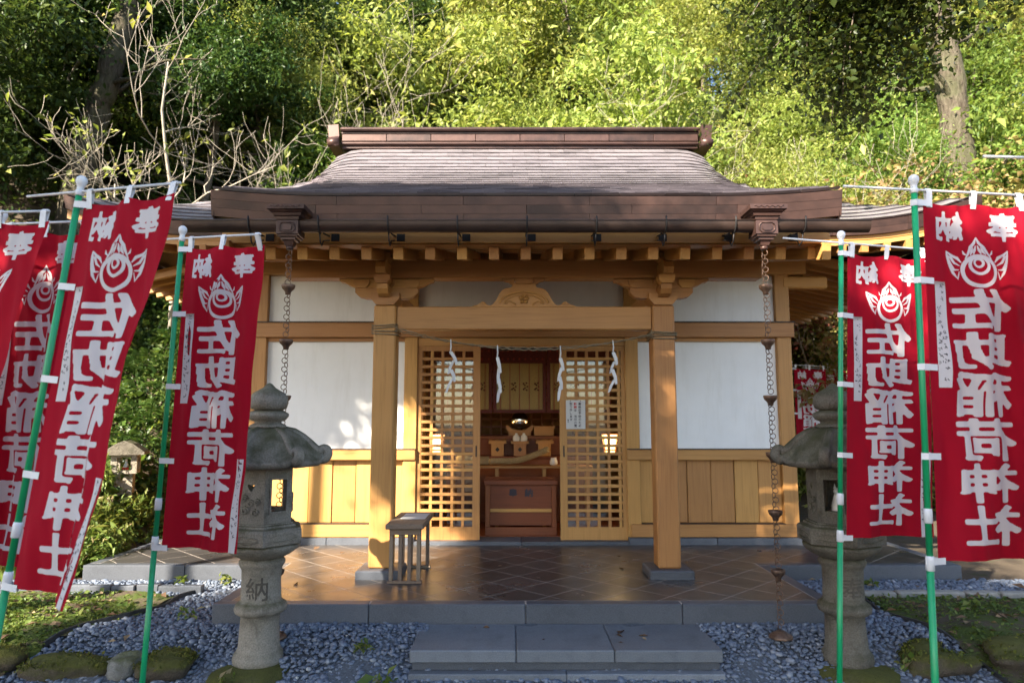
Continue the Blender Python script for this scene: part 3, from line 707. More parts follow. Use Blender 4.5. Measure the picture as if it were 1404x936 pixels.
# side wings of the main roof (lower, hipped)
WE, WH = 7.0, 4.85
def wing_z(x, y):
    ax = abs(x - X0); f = 3.70 + (y - WE) * .46 + .06 * max(0, y - WE) ** 2; h = 3.70 + (WH - ax) * .46 + .06 * (WH - ax) ** 2
    sori = .30 * max(0, (ax - 3.3) / 1.55) ** 2.2 * (1 - float(sst(WE, WE + 1.4, y)))
    return min(f, h) + sori
for s in (-1, 1):
    mb = MB()
    xa, xb = 2.47, WH
    mb.grid(lambda u, v: (X0 + s * (xa + u * (xb - xa)), WE + .01 + v * 5.0, wing_z(X0 + s * (xa + u * (xb - xa)), min(WE + .01 + v * 5, 18.6 - WE - v * 5 if v > .5 else 99)) - .014), 14, 24)
    wing = mb.build('wing_roof', 'copper_dark', hall)
    y = WE; r_ = 0
    while y < WE + 2.3:
        y1 = y + .185; x = xa - (r_ % 2) * .18
        while x < xb - .01:
            a, b_ = max(xa, x) + .0018, min(xb, x + .36) - .0018
            if b_ - a > .03:
                cand.append((X0 + s * a if s > 0 else X0 - b_, X0 + b_ if s > 0 else X0 - a, y, y1, wing_z, wing))
            x += .36
        y = y1; r_ += 1
def seen(cn):
    x0, x1, y0, y1, zf, _ = cn; x, y = (x0 + x1) / 2, (y0 + y1) / 2
    a = Vector((x1 - x0, 0, zf(x1, y) - zf(x0, y))); b_ = Vector((0, y1 - y0, zf(x, y1) - zf(x, y0))); n = a.cross(b_)
    d = Vector((x, y, zf(x, y))) - Vector((0, 0, 1.6)); return -n.dot(d) / d.length ** 3
cand.sort(key=seen, reverse=True)
rest = {}
for k, cn in enumerate(cand):
    v, f = shingle(*cn[:5])
    if k < 300: 
        # each sheet about its own middle, so that its tint is its own
        cpos = Vector(v[1]); MB().add([Vector(p) - cpos for p in v], f).build('shingle', 'copper', cn[5], Matrix.Translation(cpos))
    else: rest.setdefault(cn[5], []).append((v, f))
for par, lst in rest.items():
    mb = MB(); rn = []
    for v, f in lst: mb.add(v, f); rn += [rd.random()] * len(f)
    o = mb.build('shingle_courses', 'copper', par); at = o.data.attributes.new('rnd', 'FLOAT', 'FACE'); at.data.foreach_set('value', rn); tag(o, kind='stuff')
# eave fascia: three stepped copper bands in lengths
def band(par, xa, xb, ypos, zfun, z0, z1, dy, n):
    for i in range(n):
        a, b_ = xa + (xb - xa) * i / n + .0015, xa + (xb - xa) * (i + 1) / n - .0015
        mb = MB(); m_ = 4
        def P(t, yy, dz): x = a + (b_ - a) * t; return (x, yy, zfun(x) + dz)
        vs = []; 
        for k in range(m_ + 1):
            t = k / m_; vs += [P(t, ypos - dy, z1), P(t, ypos - dy + .012, z0), P(t, ypos + .22, z0), P(t, ypos + .22, z1)]
        fs = []
        for k in range(m_):
            q = k * 4
            for e in range(4): fs.append((q + e, q + (e + 1) % 4, q + 4 + (e + 1) % 4, q + 4 + e))
        fs += [(0, 3, 2, 1), tuple(m_ * 4 + e for e in (0, 1, 2, 3))]
        mb.add(vs, fs).build('fascia_plate', 'copper_dark', par, fixn=True)
ez = lambda x: roof_z(x, 5.25) - .012
for k, (z0, z1, dy) in enumerate(((-.066, -.0, .022), (-.133, -.067, .008), (-.20, -.134, -.006))):
    band(roof, X0 - 2.51, X0 + 2.51, 5.262, ez, z0, z1, dy, (5, 6, 5)[k])
for s in (-1, 1):
    wz = lambda x: wing_z(x, WE) - .010
    for k, (z0, z1, dy) in enumerate(((-.07, 0, .02), (-.14, -.071, .006))):
        xa, xb = (X0 + 2.47, X0 + 4.86) if s > 0 else (X0 - 4.86, X0 - 2.47)
        band(roof, xa, xb, WE + .012, wz, z0, z1, dy, 3)
    mb = MB()                                              # side eave of the wing
    mb.grid(lambda u, v: (X0 + s * (4.86), WE + v * 5, wing_z(X0 + s * 4.85, WE + v * 5) - .012 - u * .14), 1, 14); mb.build('side_eave_plate', 'copper_dark', roof)
# ridge box
ridge = span('ridge', X0 - 2.56, X0 + 2.56, YR - .12, YR + .12, 5.50, 5.70, 'copper_dark', roof, .006)
for i in range(8):
    x = X0 - 2.56 + i * .64; span('ridge_panel', x + .003, x + .637, YR - .15, YR - .1205, 5.60, 5.70, 'copper_dark', roof, .004)
span('ridge_moulding', X0 - 2.565, X0 + 2.565, YR - .165, YR + .165, 5.548, 5.585, 'copper_dark', roof, .01)
span('ridge_moulding', X0 - 2.57, X0 + 2.57, YR - .16, YR + .16, 5.702, 5.735, 'gutter', roof, .008)
span('ridge_cap', X0 - 2.58, X0 + 2.58, YR - .21, YR + .21, 5.737, 5.79, 'copper_dark', roof, .02)
for s in (-1, 1):
    mb = MB(); pr = [(-.22, 0), (.22, 0), (.24, .06), (.20, .12), (.165, .16), (.16, .34), (-.16, .34), (-.165, .16), (-.20, .12), (-.24, .06)]
    mb.prism(pr, -.075, .075, 'x'); 
    mb.lathe([(.055, -.08), (.055, .08)], 12, Matrix.Translation((0, -.22, .05)) @ Matrix.Rotation(R(90), 4, 'Y'))
    mb.build('ridge_end', 'copper_dark', roof, Matrix.Translation((X0 + s * 2.655, YR, 5.50)) @ Matrix.Rotation(s * .10, 4, 'Y'), True)
# porch eave woodwork
def raf_z(y): return 2.945 + .225 * (y - 5.58)
piece('eave_board', (5.0, .05, .125), (X0, 5.50, 3.118), 'wood_x', hall, None, .004)
piece('eave_batten', (4.9, .12, .03), (X0, 5.57, 3.065), 'wood_x', hall, None, .003)
nr = 19
for i in range(nr):
    x = X0 - 2.40 + 4.8 * i / (nr - 1); ang = math.atan(.225); L = 2.62 / math.cos(ang)
    piece('rafter', (.085, L, .11), (x, 5.58 + 1.31, raf_z(5.58 + 1.31) + .055), 'wood_y', hall, (ang, 0, 0), .004)
MB().grid(lambda u, v: (X0 - 2.47 + u * 4.94, 5.45 + v * 2.75, raf_z(5.45 + v * 2.75) + .125), 1, 1).build('soffit', 'wood_y', hall)
for i in range(3): piece('soffit_batten', (4.9, .06, .025), (X0, 5.95 + .62 * i, raf_z(5.95 + .62 * i) + .112), 'wood_x', hall, (0, 0, 0), .003)
for s in (-1, 1):                                          # porch side: curved verge rafter
    piece('verge_rafter', (.07, 2.9, .16), (X0 + s * 2.455, 6.86, raf_z(6.86) + .075), 'wood_y', hall, (math.atan(.225), 0, 0), .004)
# wing eaves: front rafters, side rafters, soffit, boards
for s in (-1, 1):
    for i in range(9):
        x = X0 + s * (2.68 + .235 * i); up = .30 * max(0, (abs(x - X0) - 3.3) / 1.55) ** 2.2
        piece('rafter', (.07, 1.25, .09), (x, 7.66, 3.54 + up * .6), 'wood_y', hall, (.20 - up * .25, 0, 0), .003)
    for i in range(15):
        y = 8.2 + .25 * i
        piece('rafter', (1.75, .07, .09), (X0 + s * 3.98, y, 3.47), 'wood_x', hall, (0, s * .22, 0), .003)
    mb = MB(); mb.grid(lambda u, v: (X0 + s * (2.5 + u * 2.3), 7.05 + v * 1.15, 3.505 + .18 * v + .28 * max(0, (u * 2.3 - .8) / 1.55) ** 2.2 * (1 - v)), 10, 1); mb.build('soffit', 'wood_y', hall)
    mb = MB(); mb.grid(lambda u, v: (X0 + s * (3.2 + u * 1.6), 8.1 + v * 4.0, 3.69 - .36 * u), 1, 1); mb.build('soffit', 'wood_x', hall)
    mb = MB(); mb.grid(lambda u, v: (X0 + s * (2.5 + u * 2.35), 7.06, wing_z(X0 + s * (2.5 + u * 2.35), 7.0) - .15 - v * .1), 12, 1); mb.build('eave_board', 'wood_x', hall)
    piece('corner_arm', (.55, .13, .15), (X0 + s * 3.42, YW + .06, 3.27), 'wood_x', hall, None, .02)
    piece('eave_board', (.05, 4.4, .11), (X0 + s * 4.80, 10.0, 3.47), 'wood_y', hall, None, .003)
# gutter with hooks and rain heads
GYc, GZc, gr = 5.18, 3.145, .058
mb = MB(); n = 10; xs2 = (X0 - 2.66, X0 + 2.66)
ring = [(math.cos(math.pi + math.pi * k / n), math.sin(math.pi + math.pi * k / n)) for k in range(n + 1)]
vs = []; 
for x in xs2: vs += [(x, GYc + gr * c_, GZc + gr * s_ * 1.45) for c_, s_ in ring] + [(x, GYc + (gr - .004) * c_, GZc + (gr - .004) * s_ * 1.45) for c_, s_ in ring]
m2 = 2 * (n + 1); fs = []
for k in range(n): fs += [(k, k + 1, m2 + k + 1, m2 + k), (n + 1 + k + 1, n + 1 + k, m2 + n + 1 + k, m2 + n + 2 + k)]
mb.add(vs, fs, True)
for x in xs2: mb.add([(x, GYc + gr * c_, GZc + gr * s_ * 1.45) for c_, s_ in ring], [tuple(range(n + 1))])
for sgn in (-1, 1): mb.tube([(xs2[0], GYc + sgn * gr, GZc), (xs2[1], GYc + sgn * gr, GZc)], .007, 6)
gut = mb.build('gutter', 'gutter', hall)
for i in range(9):
    x = X0 - 2.15 + i * .5375
    if abs(abs(x - X0) - 1.90) < .2: x += .16 * (1 if x < X0 else -1)
    mb = MB(); pts = [(x, GYc - gr - .008, GZc + .03)] + [(x, GYc + (gr + .006) * c_, GZc + (gr * 1.45 + .006) * s_) for c_, s_ in ring] + [(x, GYc + gr + .05, GZc - .06), (x, 5.46, GZc - .035)]
    mb.tube(pts, .007, 5); 
    mb.tube([(x, GYc, GZc - .09), (x, GYc + .02, GZc - .15), (x, GYc + .07, GZc - .17), (x, GYc + .11, GZc - .12), (x, 5.46, GZc - .07)], .006, 5)
    mb.box(x + .015, x + .08, 5.462, 5.474, 3.07, 3.13)
    mb.build('gutter_hook', 'iron', gut)
def rain_head(cx):
    mb = MB(); q = math.sqrt(2)
    sq = [(.165, .175), (.165, .135), (.150, .13), (.140, .115), (.128, .11), (.120, .085), (.105, .08), (.100, .055), (.092, .05), (.092, .042),
          (.098, .04), (.098, -.075), (.088, -.08), (.085, -.095), (.068, -.10), (.066, -.12), (.048, -.125), (.035, -.165), (.03, -.17)]
    mb.lathe([(r * q, z) for r, z in reversed(sq)], 4, None, False, True, math.pi / 4)
    mb.lathe([(.03, -.20), (.035, -.17)], 12)
    o = mb.build('rain_head', 'copper_dark', gut, Matrix.Translation((cx, GYc, GZc - .05)) @ Matrix.Scale(.86, 4), True)
    # relief: octagonal medallion and wave band
    mb = MB(); oc = [(.068, .022), (.045, .045), (-.045, .045), (-.068, .022), (-.068, -.022), (-.045, -.045), (.045, -.045), (.068, -.022)]
    mb.tube([(a, -.102, b_ - .018) for a, b_ in oc + oc[:1]], .006, 5); mb.prism([(a * .62, b_ * .62 - .018) for a, b_ in oc], -.108, -.0985, 'y')
    mb.tube([(-.13 + .26 * k / 24, -.168, .155 + .010 * math.sin(k * 1.4)) for k in range(25)], .0045, 5)
    mb.build('rain_head_relief', 'copper_dark', gut, Matrix.Translation((cx, GYc, GZc - .05)) @ Matrix.Scale(.86, 4), True)
RCX = [X0 - 1.84, X0 + 1.84]
for cx in RCX: rain_head(cx)

# ------------------------------------------------------------------ rain chains
def ring_mesh(R_, r_, n=12, m_=6):
    mb = MB(); vs = []; fs = []
    for i in range(n):
        a = 2 * math.pi * i / n
        for j in range(m_):
            b_ = 2 * math.pi * j / m_; q = R_ + r_ * math.cos(b_); vs.append((q * math.cos(a), r_ * math.sin(b_), q * math.sin(a)))
    for i in range(n):
        for j in range(m_): fs.append((i * m_ + j, i * m_ + (j + 1) % m_, ((i + 1) % n) * m_ + (j + 1) % m_, ((i + 1) % n) * m_ + j))
    return mb.add(vs, fs, True).mesh('chain_ring', 'bronze')
RING = ring_mesh(.0215, .0032)
CUP = MB().lathe([(.012, -.05), (.02, -.048), (.022, -.03), (.03, -.018), (.046, -.002), (.052, .02), (.05, .028), (.042, .024), (.02, .0)], 16).mesh('chain_cup', 'bronze')
def rain_chain(cx, zb, label):
    t = thing('rain_chain', (cx, GYc, zb), label, 'rain chain', 'rain chains')
    z = 2.90; cups = [2.62 - .425 * k for k in range(7)]; cups = [c_ for c_ in cups if c_ > zb + .15]
    for c_ in cups: put(bpy.data.objects.new('chain_cup', CUP), t, Matrix.Translation((cx, GYc, c_)))
    k = 0
    while z > zb + .06:
        if all(abs(z - c_) > .035 for c_ in cups):
            put(bpy.data.objects.new('chain_ring', RING), t, Matrix.Translation((cx + .006 * (-1) ** k, GYc, z)) @ Matrix.Rotation(R(38 if k % 2 else -42), 4, 'Z') @ Matrix.Rotation(rd.uniform(-.15, .15), 4, 'X'))
        z -= .0335; k += 1
    MB().lathe([(.02, .052), (.03, .05), (.075, .022), (.086, .006), (.08, 0), (.06, -.004)], 20, None, True, True, 0, lambda a, z_: 1 + (.06 * math.cos(8 * a) if z_ < .03 else 0)).build('chain_dish', 'bronze', t, Matrix.Translation((cx, GYc, zb)))
rain_chain(RCX[0], .04, 'bronze cup rain chain hanging behind the jewel of the paler stone lantern')
rain_chain(RCX[1], .04, 'bronze cup rain chain hanging in full view over the pebbles to its dish')

# ------------------------------------------------------------------ stone lanterns
def bend_glyph(ch, size, rad, zc, ang0, off, depth):
    """carved character wrapped round a shaft of the given radius (facing -y turned by ang0)"""
    vs, fs, _ = glyph(ch, off); bm = bmesh.new(); bv = [bm.verts.new((x * size, y * size, 0)) for x, y in vs]
    for f in fs:
        try: bm.faces.new([bv[i] for i in f])
        except ValueError: pass
    for k in range(-5, 6):
        bmesh.ops.bisect_plane(bm, geom=bm.verts[:] + bm.edges[:] + bm.faces[:], plane_co=(k * size / 10, 0, 0), plane_no=(1, 0, 0))
    V_ = []; 
    for v in bm.verts:
        a = ang0 - math.pi / 2 + v.co.x / rad; V_.append(((rad + depth) * math.cos(a), (rad + depth) * math.sin(a), zc + v.co.y))
    bm.verts.index_update(); F_ = [tuple(v.index for v in f.verts) for f in bm.faces]; bm.free(); return V_, F_
def stone_lantern(x, y, z0, rz, mat, ch, label, glyph_ang, seed):
    t = thing('stone_lantern', (x, y, z0), label, 'stone lantern', 'carved stone lanterns'); rs = random.Random(seed)
    B = Matrix.Translation((x, y, z0)) @ Matrix.Rotation(rz, 4, 'Z')
    def irr(a, z): return 1 + .010 * math.sin(3 * a + z * 9 + seed) + .008 * math.sin(7 * a - z * 23)
    mb = MB().lathe([(.33, -.10), (.34, -.03), (.30, .02), (.22, .045), (.1, .05)], 26, None, True, True, 0, lambda a, z: 1 + .09 * math.sin(2 * a + 1 + seed) + .05 * math.sin(5 * a + seed)); mb.build('foot_stone', 'mossrock', t, B)
    mb = MB().lathe([(.165, .03), (.172, .07), (.165, .11), (.150, .125), (.148, .135), (.140, .15), (.132, .30), (.130, .365), (.150, .375), (.172, .39), (.180, .415), (.172, .44), (.150, .455), (.138, .465), (.133, .60), (.136, .68), (.148, .70), (.158, .715), (.158, .735), (.146, .75), (.14, .76)], 36, None, True, True, 0, irr)
    mb.build('shaft', mat, t, B)
    # lotus: petals round the underside
    def lot(a, z): return 1 + (.045 * abs(math.cos(6 * a)) - .02) * (1 if .765 < z < .85 else 0)
    MB().lathe([(.14, .755), (.165, .768), (.20, .785), (.235, .81), (.255, .838), (.255, .852), (.23, .86)], 72, None, True, True, 0, lot).build('lotus', mat, t, B)
    H6 = lambda prof, sm=False: MB().lathe(prof, 6, None, sm, True, R(30))
    pl = H6([(.27, .858), (.292, .866), (.296, .955), (.285, .972), (.25, .982), (.245, .995), (.228, .999), (.228, 1.008)]).build('platform', mat, t, B)
    mb = MB()
    for k in range(6):                                      # sunk oblong with a cloud line on every face of the platform
        F_ = Matrix.Rotation(R(60 * k), 4, 'Z'); d_ = .296 * math.cos(R(30))
        mb.tube([F_ @ Vector((d_ - .002, .105 * math.cos(q) * (1 + .12 * math.cos(3 * q)), .91 + .022 * math.sin(q))) for q in [2 * math.pi * i / 20 for i in range(21)]], .006, 5)
    mb.build('platform_carving', mat, t, B)
    # fire box: six walls, every other one pierced
    rw = .212; ap = rw * math.cos(R(30)); side = rw; z1, z2 = 1.006, 1.395
    fb = MB().lathe([(rw * .9, z1), (rw * .9, z1 + .02)], 6, None, False, True, R(30)).lathe([(rw * .9, z2 - .02), (rw * .9, z2)], 6, None, False, True, R(30)).build('fire_box', mat, t, B)
    for k in range(6):
        F_ = B @ Matrix.Rotation(R(60 * k), 4, 'Z') @ Matrix.Translation((ap, 0, 0)); h = side / 2
        mb = MB()
        def slab(y0, y1, a0, a1, d0=-.04, d1=0): mb.box(d0, d1, y0, y1, a0, a1)
        if k % 2 == 0:
            hw, b0, b1 = .058, z1 + .085, z2 - .085
            slab(-h, -hw, z1, z2); slab(hw, h, z1, z2); slab(-hw, hw, z1, b0); slab(-hw, hw, b1, z2)
            mb.box(-.012, .010, -hw - .014, -hw, b0 - .014, b1 + .014); mb.box(-.012, .010, hw, hw + .014, b0 - .014, b1 + .014)
            mb.box(-.012, .010, -hw, hw, b0 - .014, b0); mb.box(-.012, .010, -hw, hw, b1, b1 + .014)
            mb.build('pierced_wall', mat, fb, F_)
        else:
            # heart shaped peephole over carved foliage
            zc = z2 - .135
            hp = [(.026 * math.sin(q) ** 3 * 1.15, zc + .030 * (.8125 * math.cos(q) - .3125 * math.cos(2 * q) - .125 * math.cos(3 * q))) for q in [2 * math.pi * i / 24 for i in range(24)]]
            bm = bmesh.new(); ov = [bm.verts.new((0, y_, z_)) for y_, z_ in ((-h, z1), (h, z1), (h, z2), (-h, z2))]; hv = [bm.verts.new((0, y_, z_)) for y_, z_ in hp]
            eds = [bm.edges.new((ov[i], ov[(i + 1) % 4])) for i in range(4)] + [bm.edges.new((hv[i], hv[(i + 1) % 24])) for i in range(24)]
            bmesh.ops.triangle_fill(bm, use_beauty=True, edges=eds)
            r_ = bmesh.ops.extrude_face_region(bm, geom=bm.faces[:]); bmesh.ops.translate(bm, verts=[g for g in r_['geom'] if isinstance(g, bmesh.types.BMVert)], vec=(-.04, 0, 0))
            bmesh.ops.recalc_face_normals(bm, faces=bm.faces); bm.verts.index_update()
            mb.add([v.co.copy() for v in bm.verts], [tuple(v.index for v in f.verts) for f in bm.faces]); bm.free()
            for (cy_, cz, r0) in ((-.04, 1.10, .03), (.035, 1.085, .028), (.0, 1.15, .026), (-.045, 1.185, .022), (.05, 1.16, .022)):
                mb.tube([(.004, cy_ + r0 * (1 - i / 16) * math.cos(i * .75), cz + r0 * (1 - i / 16) * math.sin(i * .75)) for i in range(13)], .008, 5)
            mb.build('carved_wall', mat, fb, F_)
    # cap: six-sided flared roof with curled corners
    N = 36; prof_c = [(.33, 1.388), (.395, 1.395), (.418, 1.42), (.405, 1.445), (.365, 1.475), (.325, 1.515), (.285, 1.565), (.235, 1.615), (.175, 1.65), (.12, 1.675)]
    def cap_mod(a, z):
        q = ((a + math.pi / 6) % (math.pi / 3)) - math.pi / 6; hexr = math.cos(math.pi / 6) / math.cos(q) if False else math.cos(R(30)) / math.cos((a % (math.pi / 3)) - math.pi / 6)
        return hexr * (1 + .015 * math.sin(5 * a + seed))
    mb = MB(); vs = []; fs = []
    for r0, z in prof_c:
        for i in range(N * 2):
            a = 2 * math.pi * i / (N * 2) ; m_ = cap_mod(a, z); cor = max(0, math.cos(6 * a)) ** 6
            vs.append((r0 * m_ * math.cos(a) * (1 + .03 * cor), r0 * m_ * math.sin(a) * (1 + .03 * cor), z + .045 * cor * (r0 / .365) ** 2 * (1 if z > 1.393 else .4)))
    for j in range(len(prof_c) - 1):
        for i in range(N * 2): k = (i + 1) % (N * 2); fs.append((j * N * 2 + i, j * N * 2 + k, (j + 1) * N * 2 + k, (j + 1) * N * 2 + i))
    fs += [tuple(range(N * 2 - 1, -1, -1)), tuple(range((len(prof_c) - 1) * N * 2, len(prof_c) * N * 2))]
    mb.add(vs, fs, True); cap = mb.build('cap', mat, t, B)
    for k in range(6):
        F_ = B @ Matrix.Rotation(R(60 * k), 4, 'Z'); mb = MB()
        mb.tube([(.12, 0, 1.662), (.185, 0, 1.645), (.245, 0, 1.605), (.30, 0, 1.555), (.345, 0, 1.51), (.395, 0, 1.50)], [.022, .025, .028, .031, .034, .036], 7)
        sp = [(.395 + .042 * (1 - i / 26) * math.cos(-1.9 + i * .42), 0, 1.488 + .046 * (1 - i / 26) * math.sin(-1.9 + i * .42)) for i in range(20)]
        mb.tube(sp, [.041 - .0011 * i for i in range(20)], 8)
        mb.build('corner_scroll', mat, cap, F_)
    MB().lathe([(.115, 1.668), (.128, 1.675), (.128, 1.69), (.095, 1.705), (.092, 1.715), (.12, 1.73), (.138, 1.755), (.138, 1.775), (.118, 1.79), (.09, 1.80)], 48, None, True, True, 0,
               lambda a, z: 1 + (.05 * abs(math.cos(7 * a)) if 1.72 < z < 1.785 else 0)).build('lotus_collar', mat, t, B)
    MB().lathe([(.085, 1.795), (.125, 1.812), (.137, 1.85), (.132, 1.895), (.11, 1.925), (.07, 1.947), (.045, 1.962), (.02, 1.99), (.004, 1.998)], 28, None, True, True, 0, irr).build('jewel', mat, t, B)
    vs, fs = bend_glyph(ch, .17, .1335, .56, glyph_ang - rz, .012, .0035)
    MB().add(vs, fs).build('carved_character', 'groove', t, B)  # glyph sheet on the surface, its dark colour standing for shade in the carving
    return t
LZ = -.115
stone_lantern(-1.785, 5.03, LZ, R(79), 'stone', '納', 'pale grey carved stone lantern with a white fox in its window', R(6), 1)
stone_lantern(2.357, 5.03, LZ, R(-5), 'stone_dark', '奉', 'dark mossy carved stone lantern half hidden by a red banner', R(2), 2)
def fox(x, y, z, label, k_=1.0):
    t = thing('fox_figurine', (x, y, z), label, 'figurine', 'fox figurines'); B = Matrix.Translation((x, y, z)) @ Matrix.Scale(k_, 4)
    mb = MB().lathe([(.004, .012), (.026, .013), (.03, .03), (.024, .065), (.017, .095), (.012, .108), (.004, .112)], 12)
    mb.lathe([(.0, -.02), (.014, -.012), (.016, 0), (.011, .014), (.005, .03), (.0, .034)], 10, Matrix.Translation((0, -.002, .118)) @ Matrix.Rotation(R(70), 4, 'X'))
    for s in (-1, 1): mb.lathe([(.007, 0), (.0, .024)], 6, Matrix.Translation((s * .009, .004, .128)))
    mb.tube([(.0, .02, .02), (.0, .04, .05), (0, .035, .09)], [.008, .012, .003], 6); mb.build('body', 'fox_white', t, B)
    MB().box(-.034, .034, -.03, .03, 0, .032).build('red_stand', 'fox_red', t, B)
fox(-1.77, 4.985, LZ + 1.028, 'tiny white fox figurine on a red base inside the paler stone lantern', 1.65)
fox(2.33, 4.98, LZ + 1.028, 'tiny white fox figurine on a red base inside the darker mossy lantern', 1.65)

# ------------------------------------------------------------------ wooden stand on the porch
t = thing('wooden_stand', (-.94, 6.5, FZ), 'small grey wooden stand with slat legs beside the porch column', 'stand')
sx0, sx1, sy0, sy1 = -1.105, -.775, 6.10, 6.92
piece('top_board', (sx1 - sx0, sy1 - sy0, .045), ((sx0 + sx1) / 2, (sy0 + sy1) / 2, .69), 'greywood_y', t, None, .006)
piece('apron', (.27, .02, .05), ((sx0 + sx1) / 2, sy0 + .05, .641), 'greywood_x', t, None, .002)
for yb in (sy0 + .07, sy1 - .10):
    piece('foot_rail', (.30, .05, .022), ((sx0 + sx1) / 2, yb, FZ + .011), 'greywood_x', t, None, .003)
    for k in range(4): piece('leg_slat', (.033, .033, .444), (sx0 + .045 + k * .08, yb, FZ + .0225 + .222), 'greywood_z', t, None, .003)
tag(span('notice_sheet', -1.03, -.80, 6.42, 6.80, .7135, .7155, 'paper', None, .0005), 'white paper sheet lying on the grey wooden stand', 'paper')

# ------------------------------------------------------------------ straw rope with paper streamers between the columns
def catenary(xa, za, xb, zb, sag, n=60): return [(xa + (xb - xa) * i / n, za + (zb - za) * i / n - sag * 4 * (i / n) * (1 - i / n)) for i in range(n + 1)]
t = thing('shrine_rope', (X0, 6.37, 2.3), 'thin twisted straw rope strung between the two porch columns', 'rope')
ca = catenary(CX[0] + .10, 2.47, CX[1] - .10, 2.42, .165)
for k in (0, 1):
    mb = MB(); mb.tube([(x, 6.372 + .006 * math.cos(x * 90 + k * math.pi) + .012 * (1 if k else -1) * abs(math.sin(x * 1.4)), z + .006 * math.sin(x * 90 + k * math.pi) + (.011 if k else -.011) * math.sin(x * 2.1 + 1)) for x, z in [(a + (b_ - a) * 0, c_) for (a, c_), (b_, _) in zip(ca, ca[1:] + ca[-1:])]], .0055, 5)
    mb.build('strand', 'twine', t)
for cx, zz in ((CX[0], 2.46), (CX[1], 2.415)):
    mb = MB()
    for k in range(4):
        dz = -.03 + .022 * k + rd.uniform(-.006, .006); e = .118
        mb.tube([(cx - e, YC - e, zz + dz), (cx + e, YC - e, zz + dz + rd.uniform(-.02, .02)), (cx + e, YC + e, zz + dz), (cx - e, YC + e, zz + dz), (cx - e, YC - e, zz + dz + .01)], .006, 5)
    mb.build('column_lashing', 'twine', t)
def rope_z(x): 
    return float(np.interp(x, [p[0] for p in ca], [p[1] for p in ca]))
SH = [(-.575, 'first paper streamer on the rope, spread open, over the lattice door beside the stand', 1, 1), (-.137, 'narrow folded paper streamer hanging at the left edge of the doorway', 2, .35),
      (.452, 'bunched paper streamer hanging at the right edge of the doorway', 3, .5), (.946, 'ragged paper streamer hanging over the lattice door with the notice', 4, .8)]
for x, lab, sd, spread in SH:
    r_ = random.Random(sd); z = rope_z(x); t = thing('paper_streamer', (x, 6.362, z), lab, 'paper streamer', 'paper streamers on the rope')
    mb = MB(); mb.tube([(x, 6.362, z + .02), (x + .004, 6.352, z - .05), (x - .004, 6.355, z - .12)], [.006, .007, .006], 5); mb.build('paper_string', 'paper', t)
    mb = MB(); zc = z - .10; xc = x
    for k in range(4):
        s = (-1) ** k; w = .030; L = .13 + r_.uniform(-.02, .02); lean = s * .05 * spread + r_.uniform(-.015, .015)
        y_ = 6.350 + .006 * k; tw = r_.uniform(-.012, .012)
        a, b_ = Vector((xc - w * .5, y_, zc)), Vector((xc + w * .5, y_ + tw, zc + .008)); d = Vector((lean, r_.uniform(-.02, .02), -L)); nrm = Vector((0, .0012, 0))
        mid = Vector((s * .008 * spread, -.010, 0))
        vs = [a, b_, a + d * .5 + mid, b_ + d * .5 + mid, a + d + Vector((.006, 0, 0)), b_ + d - Vector((.004, .006, 0))]
        vs = vs + [v + nrm for v in vs]
        mb.add(vs, [(0, 1, 3, 2), (2, 3, 5, 4), (7, 6, 8, 9), (9, 8, 10, 11), (0, 2, 8, 6), (2, 4, 10, 8), (1, 7, 9, 3), (3, 9, 11, 5), (4, 5, 11, 10), (0, 6, 7, 1)])
        zc -= L * .68; xc += lean * .55
    mb.build('folded_paper', 'paper', t)

# ------------------------------------------------------------------ inside the hall
def text_obj(name, lines, parent, mat, mw):
    """flat lettering: lines of (char, x, z, size)"""
    mb = MB()
    for ch, x, z, sz, off in lines:
        vs, fs, _ = glyph(ch, off, 26 if sz < .06 else 48); mb.add([(x + a * sz, 0, z + b_ * sz) for a, b_ in vs], fs)
    return mb.build(name, mat, parent, mw)
t = thing('offering_box', (.108, 8.6, .245), 'reddish brown wooden offering box with two black characters', 'offering box')
bx0, bx1, by0, by1, bz0, bz1 = -.325, .540, 8.42, 8.92, .246, .90
span('front_panel', bx0 + .06, bx1 - .06, by0 + .035, by0 + .06, bz0 + .11, bz1 - .06, 'redwood_x', t, .003)
for x in (bx0, bx1 - .06): span('corner_post', x, x + .06, by0, by0 + .07, bz0, bz1 - .061, 'redwood_z', t, .005)
for x in (bx0, bx1 - .06): span('corner_post', x, x + .06, by1 - .07, by1, bz0, bz1 - .061, 'redwood_z', t, .005)
span('top_rail', bx0 - .015, bx1 + .015, by0 - .012, by0 + .08, bz1 - .06, bz1, 'redwood_x', t, .006)
span('middle_rail', bx0 + .061, bx1 - .061, by0 + .008, by0 + .05, bz0 + .27, bz0 + .31, 'wood_x', t, .004)
span('bottom_rail', bx0 + .0, bx1 - .0, by0 - .018, by0 + .06 - .065, bz0, bz0 + .10, 'redwood_x', t, .006)
for x in (bx0 + .01, bx1 - .035): span('side_panel', x, x + .025, by0 + .071, by1 - .071, bz0 + .03, bz1 - .061, 'redwood_z', t, .003)
span('back_rail', bx0 - .015, bx1 + .015, by1 - .06, by1 + .01, bz1 - .06, bz1, 'redwood_x', t, .006)
for k in range(9): span('grille_bar', bx0 + .03, bx1 - .03, by0 + .10 + .037 * k, by0 + .12 + .037 * k, bz1 - .05, bz1 - .012, 'redwood_x', t, .003)
for ch, dx in (('奉', -.095), ('納', .095)): text_obj('painted_character', [(ch, dx, 0, .105, .020)], t, 'ink', Matrix.Translation((.108, by0 + .0335, .745)))
